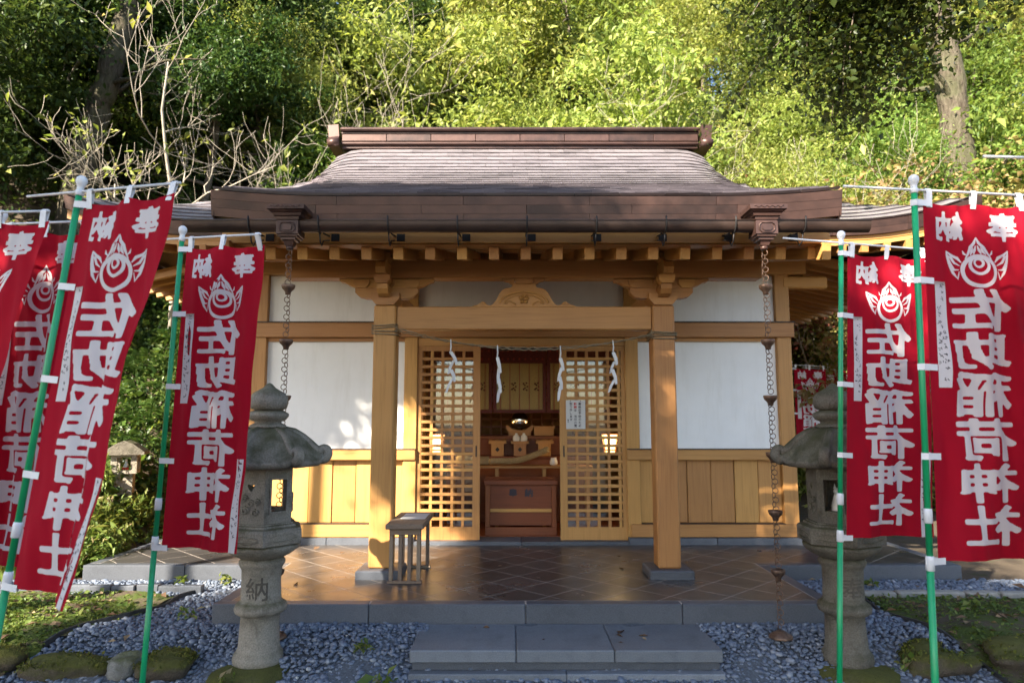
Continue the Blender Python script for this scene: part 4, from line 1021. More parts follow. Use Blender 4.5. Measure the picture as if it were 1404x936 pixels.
# offering table with rope
t = thing('offering_table', (.1, 9.15, .245), 'long pale wooden offering table behind the offering box', 'table')
span('table_top', -.85, 1.05, 8.98, 9.32, 1.00, 1.03, 'wood_x', t)
for x in (-.80, -.22, .40, .97):
    span('leg', x, x + .045, 9.02, 9.065, .246, .999, 'wood_z', t); span('leg', x, x + .045, 9.25, 9.295, .246, .999, 'wood_z', t)
t = thing('thick_straw_rope', (.1, 9.12, 1.03), 'thick twisted straw rope lying on the offering table', 'rope')
def rp(u):
    x = -.62 + u * 1.10; z = 1.085 + .16 * max(0, (u - .55) / .45) ** 1.6 * (1 if u < .93 else .96); y = 9.14 - .03 * math.sin(u * 5); return Vector((x, y, z))
for k in range(3):
    mb = MB(); pts = []
    for i in range(91):
        u = .30 + .70 * i / 90; a = u * 70 + k * 2 * math.pi / 3; c_ = rp(u); pts.append(c_ + Vector((.0, .021 * math.cos(a), .021 * math.sin(a))))
    mb.tube(pts, .0235, 7); mb.build('strand', 'rope', t)
mb = MB(); mb.lathe([(.03, 0), (.056, .01), (.058, .22), (.05, .235), (.05, .25), (.062, .27), (.068, .40), (.05, .44)], 16, Matrix.Translation((-.30, 9.14, 1.092)) @ Matrix.Rotation(R(-90), 4, 'Y') @ Matrix.Rotation(0, 4, 'Z')); mb.build('wrapped_end', 'rope', t)
# altar steps with stands and vessels
t = thing('altar', (.1, 9.75, .245), 'stepped red lacquered altar at the back of the doorway', 'altar')
span('lower_shelf', -.9, 1.1, 9.45, 9.95, 1.10, 1.13, 'redwood_x', t); span('lower_front', -.9, 1.1, 9.47, 9.50, .25, 1.099, 'redwood_x', t)
span('upper_shelf', -.9, 1.1, 9.80, 10.3, 1.36, 1.40, 'redwood_x', t); span('upper_front', -.9, 1.1, 9.82, 9.85, 1.131, 1.359, 'redwood_x', t)
def sanbo(x, lab, dishes):
    t = thing('offering_stand', (x, 9.60, 1.131), lab, 'stand', 'plain wood offering stands')
    mb = MB().box(-.085, .085, -.085, .085, 0, .17); mb.build('stand_body', 'wood_z', t, Matrix.Translation((x, 9.60, 1.131)))
    dm = [(.03 * math.cos(q), .09 + .034 * math.sin(q)) for q in [math.pi / 2 * i for i in range(4)]]
    MB().prism(dm, -.0875, -.0855, 'y').build('diamond_hole_shade', 'iron', t, Matrix.Translation((x, 9.60, 1.131)))  # dark plate on the face, painted as the shade in a pierced hole
    mb = MB().box(-.125, .125, -.125, .125, .171, .182)
    for a in range(4): mb.box(-.125, .125, -.125, -.117, .182, .205, Matrix.Rotation(R(90 * a), 4, 'Z'))
    mb.build('tray', 'wood_x', t, Matrix.Translation((x, 9.60, 1.131)))
    if dishes: MB().tube([(-.12, 0, .225), (-.06, -.01, .206), (0, 0, .212), (.06, .01, .206), (.12, 0, .23)], [.004, .016, .02, .016, .004], 7).build('offering', 'wood_y', t, Matrix.Translation((x, 9.58, 1.131)))
sanbo(-.20, 'plain wooden offering stand to the left of the two white vases', True); sanbo(.11, 'plain wooden offering stand carrying the two white vases', False); sanbo(.45, 'plain wooden offering stand to the right of the two white vases', True)
for x, lab in ((.06, 'left one of two white ceramic sake vases before the mirror'), (.165, 'right one of two white ceramic sake vases before the mirror')):
    o = MB().lathe([(.03, 0), (.045, .012), (.052, .05), (.046, .085), (.02, .11), (.016, .125), (.02, .13)], 18).build('sake_vase', 'ceramic', None, Matrix.Translation((x, 9.60, 1.3135))); tag(o, lab, 'vase', 'white sake vases')
t = thing('altar_mirror', (.11, 10.0, 1.40), 'round polished mirror on a carved wooden cloud stand', 'mirror')
MB().lathe([(.12, 0), (.125, .008), (.12, .016)], 32, Matrix.Translation((.11, 10.0, 1.62)) @ Matrix.Rotation(R(90), 4, 'X')).build('mirror_disc', 'mirror', t)
mb = MB(); pts = [(-.17, 0), (.17, 0), (.15, .04), (.20, .10), (.19, .16), (.14, .12), (.09, .085), (0, .075), (-.09, .085), (-.14, .12), (-.19, .16), (-.20, .10), (-.15, .04)]
mb.prism(pts, -.03, .03, 'y'); mb.build('cloud_stand', 'wood_x', t, Matrix.Translation((.11, 9.97, 1.401)), True)
tag(MB().box(-.14, .14, -.05, .05, 0, .12).box(-.16, .16, -.07, .07, .12, .135).build('offering_casket', 'wood_x', None, Matrix.Translation((.46, 9.95, 1.4015))), 'small wooden casket on the upper altar shelf', 'casket')
tag(MB().lathe([(.04, 0), (.055, .02), (.05, .06), (.035, .09), (.045, .10)], 14, Matrix.Translation((.55, 9.15, 1.031))).build('white_jar', 'ceramic'), 'small white jar at the end of the thick straw rope', 'jar')
# bamboo blinds with brocade borders, behind the doorway
for i, (x0, x1) in enumerate(((-1.15, -.27), (-.262, .47), (.478, 1.36))):
    t = thing('bamboo_blind', ((x0 + x1) / 2, 9.40, 1.75), ('bamboo blind with red brocade borders behind the lattice door above the stand', 'bamboo blind with red brocade borders hanging over the altar', 'bamboo blind with red brocade borders behind the lattice door with the notice')[i], 'blind', 'bamboo blinds')
    span('splint_panel', x0, x1, 9.398, 9.404, 1.74, 2.66, 'blind', t, .001)
    span('brocade_border', x0, x1, 9.388, 9.397, 2.40, 2.66, 'brocade', t, .001); span('brocade_border', x0, x1, 9.388, 9.397, 1.72, 1.765, 'brocade', t, .001)
    for x in (x0, x1 - .05): span('brocade_border', x, x + .05, 9.3875, 9.3965, 1.766, 2.399, 'brocade', t, .001)
    mb = MB()
    for k in range(5): xx = x0 + .10 + (x1 - x0 - .2) * k / 4; mb.box(xx - .004, xx + .004, 9.39, 9.3965, 1.766, 2.399)
    for k in range(9):
        for r_ in range(2):
            xx = x0 + .05 + (x1 - x0 - .1) * k / 8; zz = 2.46 + .11 * r_
            mb.prism([(xx - .016, zz), (xx, zz - .016), (xx + .016, zz), (xx, zz + .016)], 9.385, 9.3875, 'y')
    mb.build('brocade_cord', 'brocade_spot', t)
    mb = MB()
    for k in range(4):
        xx = x0 + .13 + (x1 - x0 - .26) * k / 3
        for a in range(7): mb.lathe([(.0, 0), (.012, .002), (0, .004)], 8, Matrix.Translation((xx + .026 * math.cos(a * .9), 9.3965, 2.08 + .05 * math.sin(a * 1.8))) @ Matrix.Rotation(R(90), 4, 'X'))
    mb.build('crest_print', 'brocade', t)
# lattice screen behind the altar
t = thing('lattice_screen', (.1, 10.45, .25), 'dark red lattice screen behind the altar', 'screen')
for k in range(14): span('upright_bar', -.95 + .155 * k, -.925 + .155 * k, 10.44, 10.46, .25, 2.7, 'redwood_z', t, .002)
for k in range(12): span('cross_bar', -.95, 1.10, 10.462, 10.48, 1.15 + .12 * k, 1.175 + .12 * k, 'redwood_x', t, .002)
# lit paper lamps
for x, lab in ((-1.0, 'lit paper lamp behind the lattice door beside the wooden stand'), (1.30, 'lit paper lamp behind the lattice door that carries the notice')):
    t = thing('paper_lamp', (x, 9.2, 1.19), lab, 'lamp', 'lit paper lamps'); B = Matrix.Translation((x, 9.2, 1.19)); q = math.sqrt(2)
    MB().lathe([(.06 * q, .0), (.062 * q, .03)], 4, B, False, True, R(45)).lathe([(.062 * q, .05), (.085 * q, .20)], 4, B, False, True, R(45)).lathe([(.088 * q, .215), (.09 * q, .24)], 4, B, False, True, R(45)).build('paper_shade', 'lamp', t)
    mb = MB()
    for z, w in ((.04, .068), (.207, .10), (.247, .115), (-.008, .066)): mb.box(-w, w, -w, w, z - .007, z + .007, B)
    for a in range(4):
        F_ = B @ Matrix.Rotation(R(90 * a), 4, 'Z')
        mb.add([F_ @ Vector(p) for p in [(.058, .058, .0), (.072, .058, .0), (.072, .072, 0), (.058, .072, 0), (.082, .082, .21), (.096, .082, .21), (.096, .096, .21), (.082, .096, .21)]], [(0, 1, 5, 4), (1, 2, 6, 5), (2, 3, 7, 6), (3, 0, 4, 7)])
    mb.build('lamp_frame', 'redwood_z', t); MB().tube([(x, 9.2, 1.44), (x, 9.2, 3.05)], .004, 5).build('cord', 'iron', t)
    l = bpy.data.objects.new('lamp_light', bpy.data.lights.new('lamp_light', 'POINT')); l.data.energy = 2.5; l.data.color = (1, .66, .30); l.data.shadow_soft_size = .09
    put(l, t, Matrix.Translation((x, 9.02, 1.33)))
# notice on the lattice
t = thing('paper_notice', (.752, 8.12, 1.52), 'white printed notice pinned to the lattice door', 'notice')
span('sheet', .638, .866, 8.105, 8.1065, 1.515, 1.853, 'paper', t, .0005)
cols = [('感染症予防のため', .80, ''), ('鈴緒は、当分の間', .748, '鈴緒'), ('取り外します', .697, ''), ('宮司', .662, '')]
bl, rl = [], []
for s, x, red in cols:
    z = 1.81 if s != '宮司' else 1.62; sz = .036 if s != '宮司' else .022
    for ch in s: (rl if ch in red else bl).append((ch, x, z, sz * (.4 if ch == '、' else .95), .004)); z -= sz * 1.02
text_obj('lettering', bl, t, 'ink', Matrix.Translation((0, 8.1035, 0)))['kind'] = 'stuff'; text_obj('red_lettering', rl, t, 'ink_red', Matrix.Translation((0, 8.1035, 0)))
for x in (.69, .81): MB().lathe([(.006, 0), (.006, .006)], 8, Matrix.Translation((x, 8.104, 1.845)) @ Matrix.Rotation(R(90), 4, 'X')).build('pin', 'iron', t)

# ------------------------------------------------------------------ red banners
BW, BH = .56, 1.80
def flat_print():
    """print of one banner in cloth coordinates (u to the right as seen, v down), mirrored as seen from behind"""
    let = []
    def put_ch(ch, u, v, w, h, off):
        vs, fs, (gw, gh) = glyph(ch, off, 60); let.append(([(u - x / gw * w, v - y / gh * h, 0) for x, y in vs], fs))
    put_ch('納', .145, .118, .155, .165, .030); put_ch('奉', .425, .118, .165, .165, .030)
    for ch, v0, v1 in (('佐', .470, .690), ('助', .698, .895), ('稲', .905, 1.140), ('荷', 1.146, 1.365), ('神', 1.375, 1.575), ('社', 1.585, 1.790)):
        put_ch(ch, .29, (v0 + v1) / 2 * .97, .315, (v1 - v0) * .97, .034)
    em = MB(); cu, cv = .285, .355
    def ring2(x, y, ro, ri, n=40, sy=1.0):
        vs = [(x + r * math.cos(2 * math.pi * i / n), y + sy * r * math.sin(2 * math.pi * i / n), 0) for r in (ri, ro) for i in range(n)]
        em.add(vs, [(i, (i + 1) % n, n + (i + 1) % n, n + i) for i in range(n)])
    ring2(cu, cv, .105, .082); ring2(cu, cv - .036, .062, .044); ring2(cu, cv - .05, .032, .018, 28)
    def flame(pts, w):
        n = len(pts); L = []
        for i, (x, y) in enumerate(pts):
            a, b_ = pts[max(0, i - 1)], pts[min(n - 1, i + 1)]; dx, dy = b_[0] - a[0], b_[1] - a[1]; l = math.hypot(dx, dy) or 1; k = w * (1 - abs(2 * i / (n - 1) - 1) ** 2 * .75)
            L.append(((x - dy / l * k, y + dx / l * k, 0), (x + dy / l * k, y - dx / l * k, 0)))
        vs = [p for q in L for p in q]; em.add(vs, [(2 * i, 2 * i + 1, 2 * i + 3, 2 * i + 2) for i in range(n - 1)])
    for s in (-1, 1):
        flame([(cu + s * .075, cv - .075), (cu + s * .05, cv - .12), (cu + s * .035, cv - .15), (cu + s * .012, cv - .175), (cu, cv - .21)], .010)
        flame([(cu + s * .045, cv - .10), (cu + s * .03, cv - .12), (cu + s * .02, cv - .15)], .008)
        flame([(cu + s * .02, cv - .105), (cu + s * .012, cv - .13), (cu + s * .004, cv - .16)], .008)
        flame([(cu + s * .095, cv - .055), (cu + s * .115, cv - .085), (cu + s * .145, cv - .10), (cu + s * .178, cv - .13)], .010)
        flame([(cu + s * .105, cv - .035), (cu + s * .135, cv - .055), (cu + s * .15, cv - .085), (cu + s * .165, cv - .10)], .008)
        flame([(cu + s * .112, cv - .01), (cu + s * .14, cv - .01), (cu + s * .16, cv - .05), (cu + s * .172, cv - .10), (cu + s * .178, cv - .13)], .009)
        flame([(cu + s * .112, cv + .0), (cu + s * .125, cv + .045), (cu + s * .145, cv + .01), (cu + s * .165, cv - .04)], .008)
        flame([(cu + s * .06, cv - .093), (cu + s * .08, cv - .11), (cu + s * .085, cv - .13)], .006)
    em.v = [(cu + (x - cu) * .86, cv + (y - cv) * .86 + .008, 0) for x, y, _ in em.v]
    return let, em
LET, EMB = flat_print()
def scribble(seed, u0, v0, h):
    r_ = random.Random(seed); mb = MB(); v = v0 + .02
    while v < v0 + h - .03:
        sz = r_.uniform(.012, .018)
        for _ in range(r_.randint(3, 5)):
            a = r_.choice((0.1, 1.5, .8, 2.3)) + r_.uniform(-.2, .2); l = sz * r_.uniform(.5, 1.0); x, y = u0 + r_.uniform(-.01, .01), v + r_.uniform(-sz, sz) * .6
            dx, dy = math.cos(a) * l / 2, math.sin(a) * l / 2; w = .0018; nx_, ny_ = -math.sin(a) * w, math.cos(a) * w
            mb.add([(x - dx - nx_, y - dy - ny_, 0), (x + dx - nx_, y + dy - ny_, 0), (x + dx + nx_, y + dy + ny_, 0), (x - dx + nx_, y - dy + ny_, 0)], [(0, 1, 2, 3)])
        v += sz * 2.3 + (r_.random() > .8) * .03
    return mb
def dense(mb, step=.035):
    """cut the flat print along the cloth's grid so that it follows the folds"""
    bm = bmesh.new(); bv = [bm.verts.new(p) for p in mb.v]
    for f in mb.f:
        try: bm.faces.new([bv[i] for i in f])
        except ValueError: pass
    us = [v.co.x for v in bm.verts]; vs = [v.co.y for v in bm.verts]
    for k in range(int(min(us) / step), int(max(us) / step) + 1): bmesh.ops.bisect_plane(bm, geom=bm.verts[:] + bm.edges[:] + bm.faces[:], plane_co=(k * step, 0, 0), plane_no=(1, 0, 0))
    for k in range(int(min(vs) / step), int(max(vs) / step) + 1): bmesh.ops.bisect_plane(bm, geom=bm.verts[:] + bm.edges[:] + bm.faces[:], plane_co=(0, k * step, 0), plane_no=(0, 1, 0))
    bm.verts.index_update(); out = ([v.co[:] for v in bm.verts], [tuple(v.index for v in f.verts) for f in bm.faces]); bm.free(); return out
LETD, EMBD = LET, dense(EMB)
def banner(name_label, base, top, head, bar_left=.36, bar_right=.60, bar_tilt=0.0, phi=(0, 0, 0, 0), fold=.02, seed=0, strips=True, detail=True, group='red prayer banners', sag=.0, sc=1.0):
    """base, top: pole ends; head: heading of the crossbar; phi: heading of the cloth (deg) at top pole/free side and bottom pole/free side"""
    base, top = Vector(base), Vector(top); t = thing('shrine_banner', base, name_label, 'banner', group); r_ = random.Random(seed)
    ax = (base - top).normalized(); L = (base - top).length
    bd = Vector((math.cos(head), math.sin(head), bar_tilt)).normalized(); bz = top + ax * .035 * sc
    mb = MB(); mb.tube([base - ax * 0, base + (top - base) * .36], .0165 * sc, 10); mb.tube([base + (top - base) * .36, top], .0150 * sc, 10); mb.build('pole', 'pole', t)
    mb = MB(); B = Matrix.Translation(top) @ (-ax).to_track_quat('Z', 'Y').to_matrix().to_4x4() @ Matrix.Scale(sc, 4)
    mb.lathe([(.0165, -.055), (.019, -.053), (.019, -.03), (.015, -.025), (.016, -.01), (.022, .0), (.026, .016), (.023, .033), (.012, .043), (.003, .046)], 14, B); mb.build('finial', 'white_plastic', t)
    mb = MB(); mb.tube([bz - bd * bar_left * sc, bz + bd * bar_right * sc], .0065 * sc, 7); mb.build('crossbar', 'white_plastic', t)
    for f in (.365, .44):
        p = base + (top - base) * f; B = Matrix.Translation(p) @ (-ax).to_track_quat('Z', 'Y').to_matrix().to_4x4() @ Matrix.Scale(sc, 4)
        mb = MB().lathe([(.0175, -.035), (.020, -.033), (.020, .02), (.0175, .035)], 12, B); mb.build('pole_sleeve', 'white_plastic', t)
    # cloth: integrate the heading across the width, row by row
    NU, NV = 40, 84; w0 = BW * sc; h0 = BH * sc; top_drop = .055 * sc
    bh = Vector((bd.x, bd.y, 0)); G = np.zeros((NV + 1, NU + 1, 3)); gap = .045 * sc
    for j in range(NV + 1):
        v = j / NV; e = sst(0, 1, v)
        p = bz + ax * (top_drop + v * h0)
        a0 = phi[0] + (phi[2] - phi[0]) * v; a1 = phi[1] + (phi[3] - phi[1]) * v ** 1.3
        d0 = Vector((math.cos(head + R(a0)), math.sin(head + R(a0)), bd.z * (1 - v))); p = p + d0 * gap
        for i in range(NU + 1):
            u = i / NU; a = head + R(a0 + (a1 - a0) * u ** 1.6)
            wob = fold * sc * (math.sin(u * 9 + v * 3 + seed) * (.25 + .75 * v) + .6 * math.sin(u * 17 - v * 5 + seed * 2.1) * math.sin(v * 3.1) + .5 * math.sin(u * 5 + v * 11 + seed))
            wob += sc * (.006 * math.sin(u * 23 + v * 8 + seed) * math.sin(v * 7 + seed * 1.7) + .010 * math.exp(-u * 4.5) * math.sin(v * 26 + seed) * u * 6 + .0035 * math.sin(u * 41 - v * 30 + seed) + .010 * math.exp(-v * 7) * math.sin(u * 19 + seed))
            nrm = Vector((-math.sin(a), math.cos(a), 0))
            tie = .022 * sc * (math.sin(math.pi * ((u * 2) % 1)) * math.exp(-v * 14))
            q = p + nrm * wob * min(1, u * 4) + ax * (tie + sag * u * v)
            G[j, i] = q
            p = p + (Vector((math.cos(a), math.sin(a), 0)) + Vector((0, 0, bd.z * (1 - v) ** 2))) * (w0 / NU)
    def atn(U, V_):
        x = np.clip(np.asarray(U) / BW, 0, 1) * NU; y = np.clip(np.asarray(V_) / BH, 0, 1) * NV; i = np.minimum(x.astype(int), NU - 1); j = np.minimum(y.astype(int), NV - 1); fx, fy = (x - i)[:, None], (y - j)[:, None]
        P = G[j, i] * (1 - fx) * (1 - fy) + G[j, i + 1] * fx * (1 - fy) + G[j + 1, i] * (1 - fx) * fy + G[j + 1, i + 1] * fx * fy
        n = np.cross(G[j, i + 1] - G[j, i], G[j + 1, i] - G[j, i]); n = n / (np.linalg.norm(n, axis=1, keepdims=True) + 1e-9)
        return P, n
    def at(u, v): P, n = atn([u], [v]); return P[0], n[0]
    MB().add([tuple(G[j, i]) for j in range(NV + 1) for i in range(NU + 1)], [(j * (NU + 1) + i, j * (NU + 1) + i + 1, (j + 1) * (NU + 1) + i + 1, (j + 1) * (NU + 1) + i) for j in range(NV) for i in range(NU)], True).build('cloth', 'red', t)
    n0 = at(.28, .9)[1]; sgn = 1 if n0[1] < 0 else -1
    def onto(vs, d):
        A_ = np.array(vs); P, n = atn(A_[:, 0], A_[:, 1]); return (P + n * sgn * d).tolist()
    def prn(name, data, mat, d): mb = MB().add(onto(data[0], d), data[1], True); return mb.build(name, mat, t)
    for d_ in LETD: prn('painted_character', d_, 'white_print', .0018 * sc)
    prn('crest', EMBD, 'white_print', .0018 * sc)
    if strips:
        for (u0, u1, v0, v1) in ((.045, .110, .42, .96), (.485, .545, 1.28, 1.80)):
            q = MB().add([(u0, v0, 0), (u1, v0, 0), (u1, v1, 0), (u0, v1, 0)], [(0, 1, 2, 3)])
            prn('name_strip', dense(q), 'strip', .0024 * sc)
            if detail:
                mb = scribble(seed * 7 + int(v0 * 100), (u0 + u1) / 2 + .008, v0, v1 - v0); mb2 = scribble(seed * 5 + 3, (u0 + u1) / 2 - .014, v0 + .12, v1 - v0 - .2); mb.add(mb2.v, mb2.f)
                tag(prn('brush_writing', (mb.v, mb.f), 'ink', .0032 * sc), kind='stuff')
    # loops: three on the crossbar, four on the pole
    for u in (.03, BW / 2, BW - .03):
        P, n = at(u, .03); P = Vector(P); tt = (P - bz).dot(bd); Q = bz + bd * tt; hw = bd * .016 * sc; nn = Vector(n) * .010 * sc
        mb = MB(); mb.add([P - hw + nn * .4, P + hw + nn * .4, Q + hw + nn, Q - hw + nn, Q + hw - ax * .011 * sc, Q - hw - ax * .011 * sc, Q + hw - nn, Q - hw - nn, P + hw - nn * .4, P - hw - nn * .4], [(0, 1, 2, 3), (3, 2, 4, 5), (5, 4, 6, 7), (7, 6, 8, 9)]); mb.build('loop', 'white_plastic', t)
    for v in (.012, .42, .86, 1.30, 1.82):
        P, n = at(.02, v); P = Vector(P); tt = (P - top).dot(ax); Q = top + ax * tt; dd = (P - Q).normalized(); hw = ax * .016 * sc; nn = dd.cross(ax).normalized() * .021 * sc
        mb = MB(); e = dd * .022 * sc; P2 = P + dd * .02
        mb.add([P2 - hw + nn * .25, P2 + hw + nn * .25, Q + hw + nn, Q - hw + nn, Q + hw - e, Q - hw - e, Q + hw - nn, Q - hw - nn, P2 + hw - nn * .25, P2 - hw - nn * .25], [(0, 1, 2, 3), (3, 2, 4, 5), (5, 4, 6, 7), (7, 6, 8, 9)]); mb.build('loop', 'white_plastic', t)
    return t
banner('red banner on a green pole, nearest the left lawn, foreshortened, bottom hem low', (-2.40, 3.2, -.17), (-2.09, 3.2, 2.74), R(-17), .34, .60, -.03, (0, -6, -4, -46), .022, 1, sag=.02)
banner('red banner hanging close beside the paler stone lantern', (-2.12, 4.1, -.17), (-2.04, 4.12, 2.76), R(-20), .30, .60, -.05, (0, 8, 12, -26), .024, 2)
banner('red banner partly hidden behind the leaning banner at the left lawn', (-3.02, 3.78, -.17), (-2.88, 3.75, 2.74), R(-14), .2, .6, -.04, (0, 0, 6, -12), .024, 3)
banner('red banner cut off by the left edge, only its free side showing', (-3.50, 3.42, -.17), (-2.93, 3.42, 2.70), R(-4), .2, .58, .0, (0, -4, 4, -40), .02, 4)
banner('large red banner cut by the right edge of the photo on a leaning green pole', (1.99, 3.4, -.17), (2.07, 3.4, 2.82), R(5), .38, .62, -.02, (0, -4, 4, -14), .023, 5)
banner('red banner in front of the dark mossy lantern, behind another green pole', (1.94, 4.28, -.17), (2.125, 4.3, 2.78), R(8), .40, .62, -.04, (0, -6, 4, -16), .023, 6)
banner('banner whose white crossbar pokes in at the right edge above the others', (2.35, 2.88, -.17), (2.41, 2.88, 2.78), R(4), .36, .6, 0, (0, 0, 0, 0), .015, 8)
for k, (x, y, z, lab) in enumerate(((4.86, 11.9, 2.62, 'small distant red banner beside the hall corner, whole crest in view'), (5.42, 12.6, 2.62, 'distant red banner just behind the nearest of the small ones'), (5.95, 12.9, 2.66, 'farthest red banner showing as a sliver above the mossy lantern'))):
    banner(lab, (x, y, z - 2.55), (x + .02, y, z), R(-8 + 8 * k), .08, .58, -.06, (0, -10, 4, -20), .02, 11 + k, True, False, 'small distant red banners', 0, .8 if False else .92)

# ------------------------------------------------------------------ edging, kerbs, rocks
def leaves(P, size, mat, name, rg, asp=.42, up=.6, outward=None, flat=0.0, var=.35, rn=None, drop=.25):
    n = len(P); P = np.asarray(P, float)
    d = rg.normal(size=(n, 3)); d[:, 2] = d[:, 2] * (1 - flat) - drop
    if outward is not None: d += outward
    d /= np.linalg.norm(d, axis=1, keepdims=True) + 1e-9
    nr = rg.normal(size=(n, 3)); nr[:, 2] = np.abs(nr[:, 2]) + up
    s = np.cross(d, nr); s /= np.linalg.norm(s, axis=1, keepdims=True) + 1e-9; nn = np.cross(s, d)
    L = size * np.exp(rg.normal(0, var, n))[:, None]; w = L * asp / 2
    V = np.empty((n, 4, 3)); V[:, 0] = P; V[:, 1] = P + d * L * .45 + s * w + nn * w * .35; V[:, 2] = P + d * L - nn * L * .12; V[:, 3] = P + d * L * .45 - s * w + nn * w * .35
    F = np.arange(n * 4).reshape(n, 4)
    F2 = np.concatenate([F[:, [0, 1, 2]], F[:, [0, 2, 3]]], 1).reshape(-1, 3)
    if rn is None: rn = rg.random(n)
    return np_mesh(name, V.reshape(-1, 3), F2, mat, False, np.repeat(rn, 2))
def gz(x, y): return float(ground_z(x, y))
def edging(label, pts, h=.06):
    mb = MB(); P = []
    for (x0, y0), (x1, y1) in zip(pts[:-1], pts[1:]):
        n = max(2, int(math.hypot(x1 - x0, y1 - y0) / .08))
        for i in range(n): P.append((x0 + (x1 - x0) * i / n, y0 + (y1 - y0) * i / n))
    P.append(pts[-1]); vs = []; fs = []
    for i, (x, y) in enumerate(P):
        a, b_ = P[max(0, i - 1)], P[min(len(P) - 1, i + 1)]; dx, dy = b_[0] - a[0], b_[1] - a[1]; l = math.hypot(dx, dy) or 1; nx_, ny_ = -dy / l * .009, dx / l * .009
        z = gz(x, y) + h + .008 * math.sin(i * .9)
        vs += [(x - nx_, y - ny_, z - .16), (x - nx_, y - ny_, z), (x + nx_, y + ny_, z), (x + nx_, y + ny_, z - .16)]
    for i in range(len(P) - 1):
        q = i * 4; fs += [(q, q + 4, q + 5, q + 1), (q + 1, q + 5, q + 6, q + 2), (q + 2, q + 6, q + 7, q + 3)]
    mb.add(vs, fs); tag(mb.build('garden_edging', 'edging'), label, 'edging', 'black garden edging')
edging('curving black plastic edging round the mossy lawn on the left', [(-2.86, 6.42), (-2.93, 6.20), (-2.92, 5.95), (-3.05, 5.65), (-3.26, 5.42), (-3.35, 5.1)], .05)
edging('wavy black edging between pebbles and dark soil on the right', [(3.05, 6.2), (3.02, 5.8), (3.11, 5.5), (3.18, 5.28), (3.30, 4.75)], .04)
t = thing('brick_edging', (-3.8, 6.45, .04), 'row of dark bricks set on edge along the far side of the mossy lawn', 'edging')
x = -5.1; k = 0
while x < -2.9:
    w = .2 + .03 * rd.random(); piece('edging_brick', (w - .008, .07, .15), (x + w / 2, 6.47 + .02 * math.sin(k * 1.7) - .03 * (x + 4), .045 + rd.uniform(-.01, .01)), 'kerb', t, (0, rd.uniform(-.03, .03), rd.uniform(-.04, .04)), .006); x += w; k += 1
t = thing('kerb_row', (4.0, 6.3, .04), 'row of pale concrete kerb stones along the pebble strip on the right', 'kerb')
x = 3.12; k = 0
while x < 5.6:
    w = .27 + .05 * rd.random(); piece('kerb_block', (w - .01, .10, .16), (x + w / 2, 6.30 - .05 * (x - 3.1), .03 + rd.uniform(-.01, .01)), 'concrete', t, (rd.uniform(-.03, .03), 0, rd.uniform(-.06, .06)), .012); x += w; k += 1
def rock(x, y, sx_, sy_, sz_, mat, label, seed, name='garden_rock'):
    r_ = np.random.default_rng(seed); bm = bmesh.new(); bmesh.ops.create_icosphere(bm, subdivisions=4, radius=1)
    D = [(r_.normal(size=3), r_.uniform(0, 6), r_.uniform(.03, .12)) for _ in range(9)]
    for v in bm.verts:
        n = np.array(v.co); s_ = 1 + sum(a * math.sin(2.4 * float(n @ d) + p) for d, p, a in D); s_ += .05 * math.sin(9 * n[0] + 3 * math.sin(7 * n[1])) * math.sin(8 * n[2] + seed); n = np.sign(n) * np.abs(n) ** .8; v.co = Vector((n[0] * sx_, n[1] * sy_, n[2] * sz_)) * s_ * .92
    me = bpy.data.meshes.new(name); bm.to_mesh(me); bm.free(); me.materials.append(M[mat]); me.polygons.foreach_set('use_smooth', [True] * len(me.polygons))
    o = tag(put(bpy.data.objects.new(name, me), None, Matrix.Translation((x, y, gz(x, y) + sz_ * .12))), label, 'rock', 'border rocks')
    if mat == 'mossrock':
        up = [v.co.copy() for v in me.vertices if v.normal.z > .35 and math.sin(v.co.x * 19 + seed) + math.sin(v.co.y * 23 + v.co.x * 11) > -.5]
        P = np.array([tuple(u) for u in up for _ in range(4)]) + r_.normal(size=(len(up) * 4, 3)) * np.array([.012, .012, .002])
        tag(put(bpy.data.objects.new('moss_tufts', leaves(P, .017, 'moss', 'moss_tufts', r_, .6, up=1.0, drop=-.4, rn=r_.random(len(P)))), o, WM[o]), kind='stuff')
rock(-3.62, 4.95, .26, .16, .13, 'mossrock', 'dark rock in the bottom left corner by the nearest banner pole', 1)
rock(-3.06, 4.93, .30, .14, .09, 'mossrock', 'long low rock coated in yellow green moss at the lawn edge', 2)
rock(-2.66, 4.93, .135, .12, .095, 'palerock', 'smooth pale rock between two mossy rocks at the bottom edge', 3)
rock(-2.36, 4.95, .22, .15, .10, 'mossrock', 'blocky rock with thick moss beside the paler lantern foot', 4)
rock(2.93, 5.0, .24, .2, .12, 'mossrock', 'dark rock at the foot of the leaning green pole on the right', 5)
rock(3.55, 4.98, .35, .22, .14, 'mossrock', 'dark flat rock in the bottom right corner', 6)

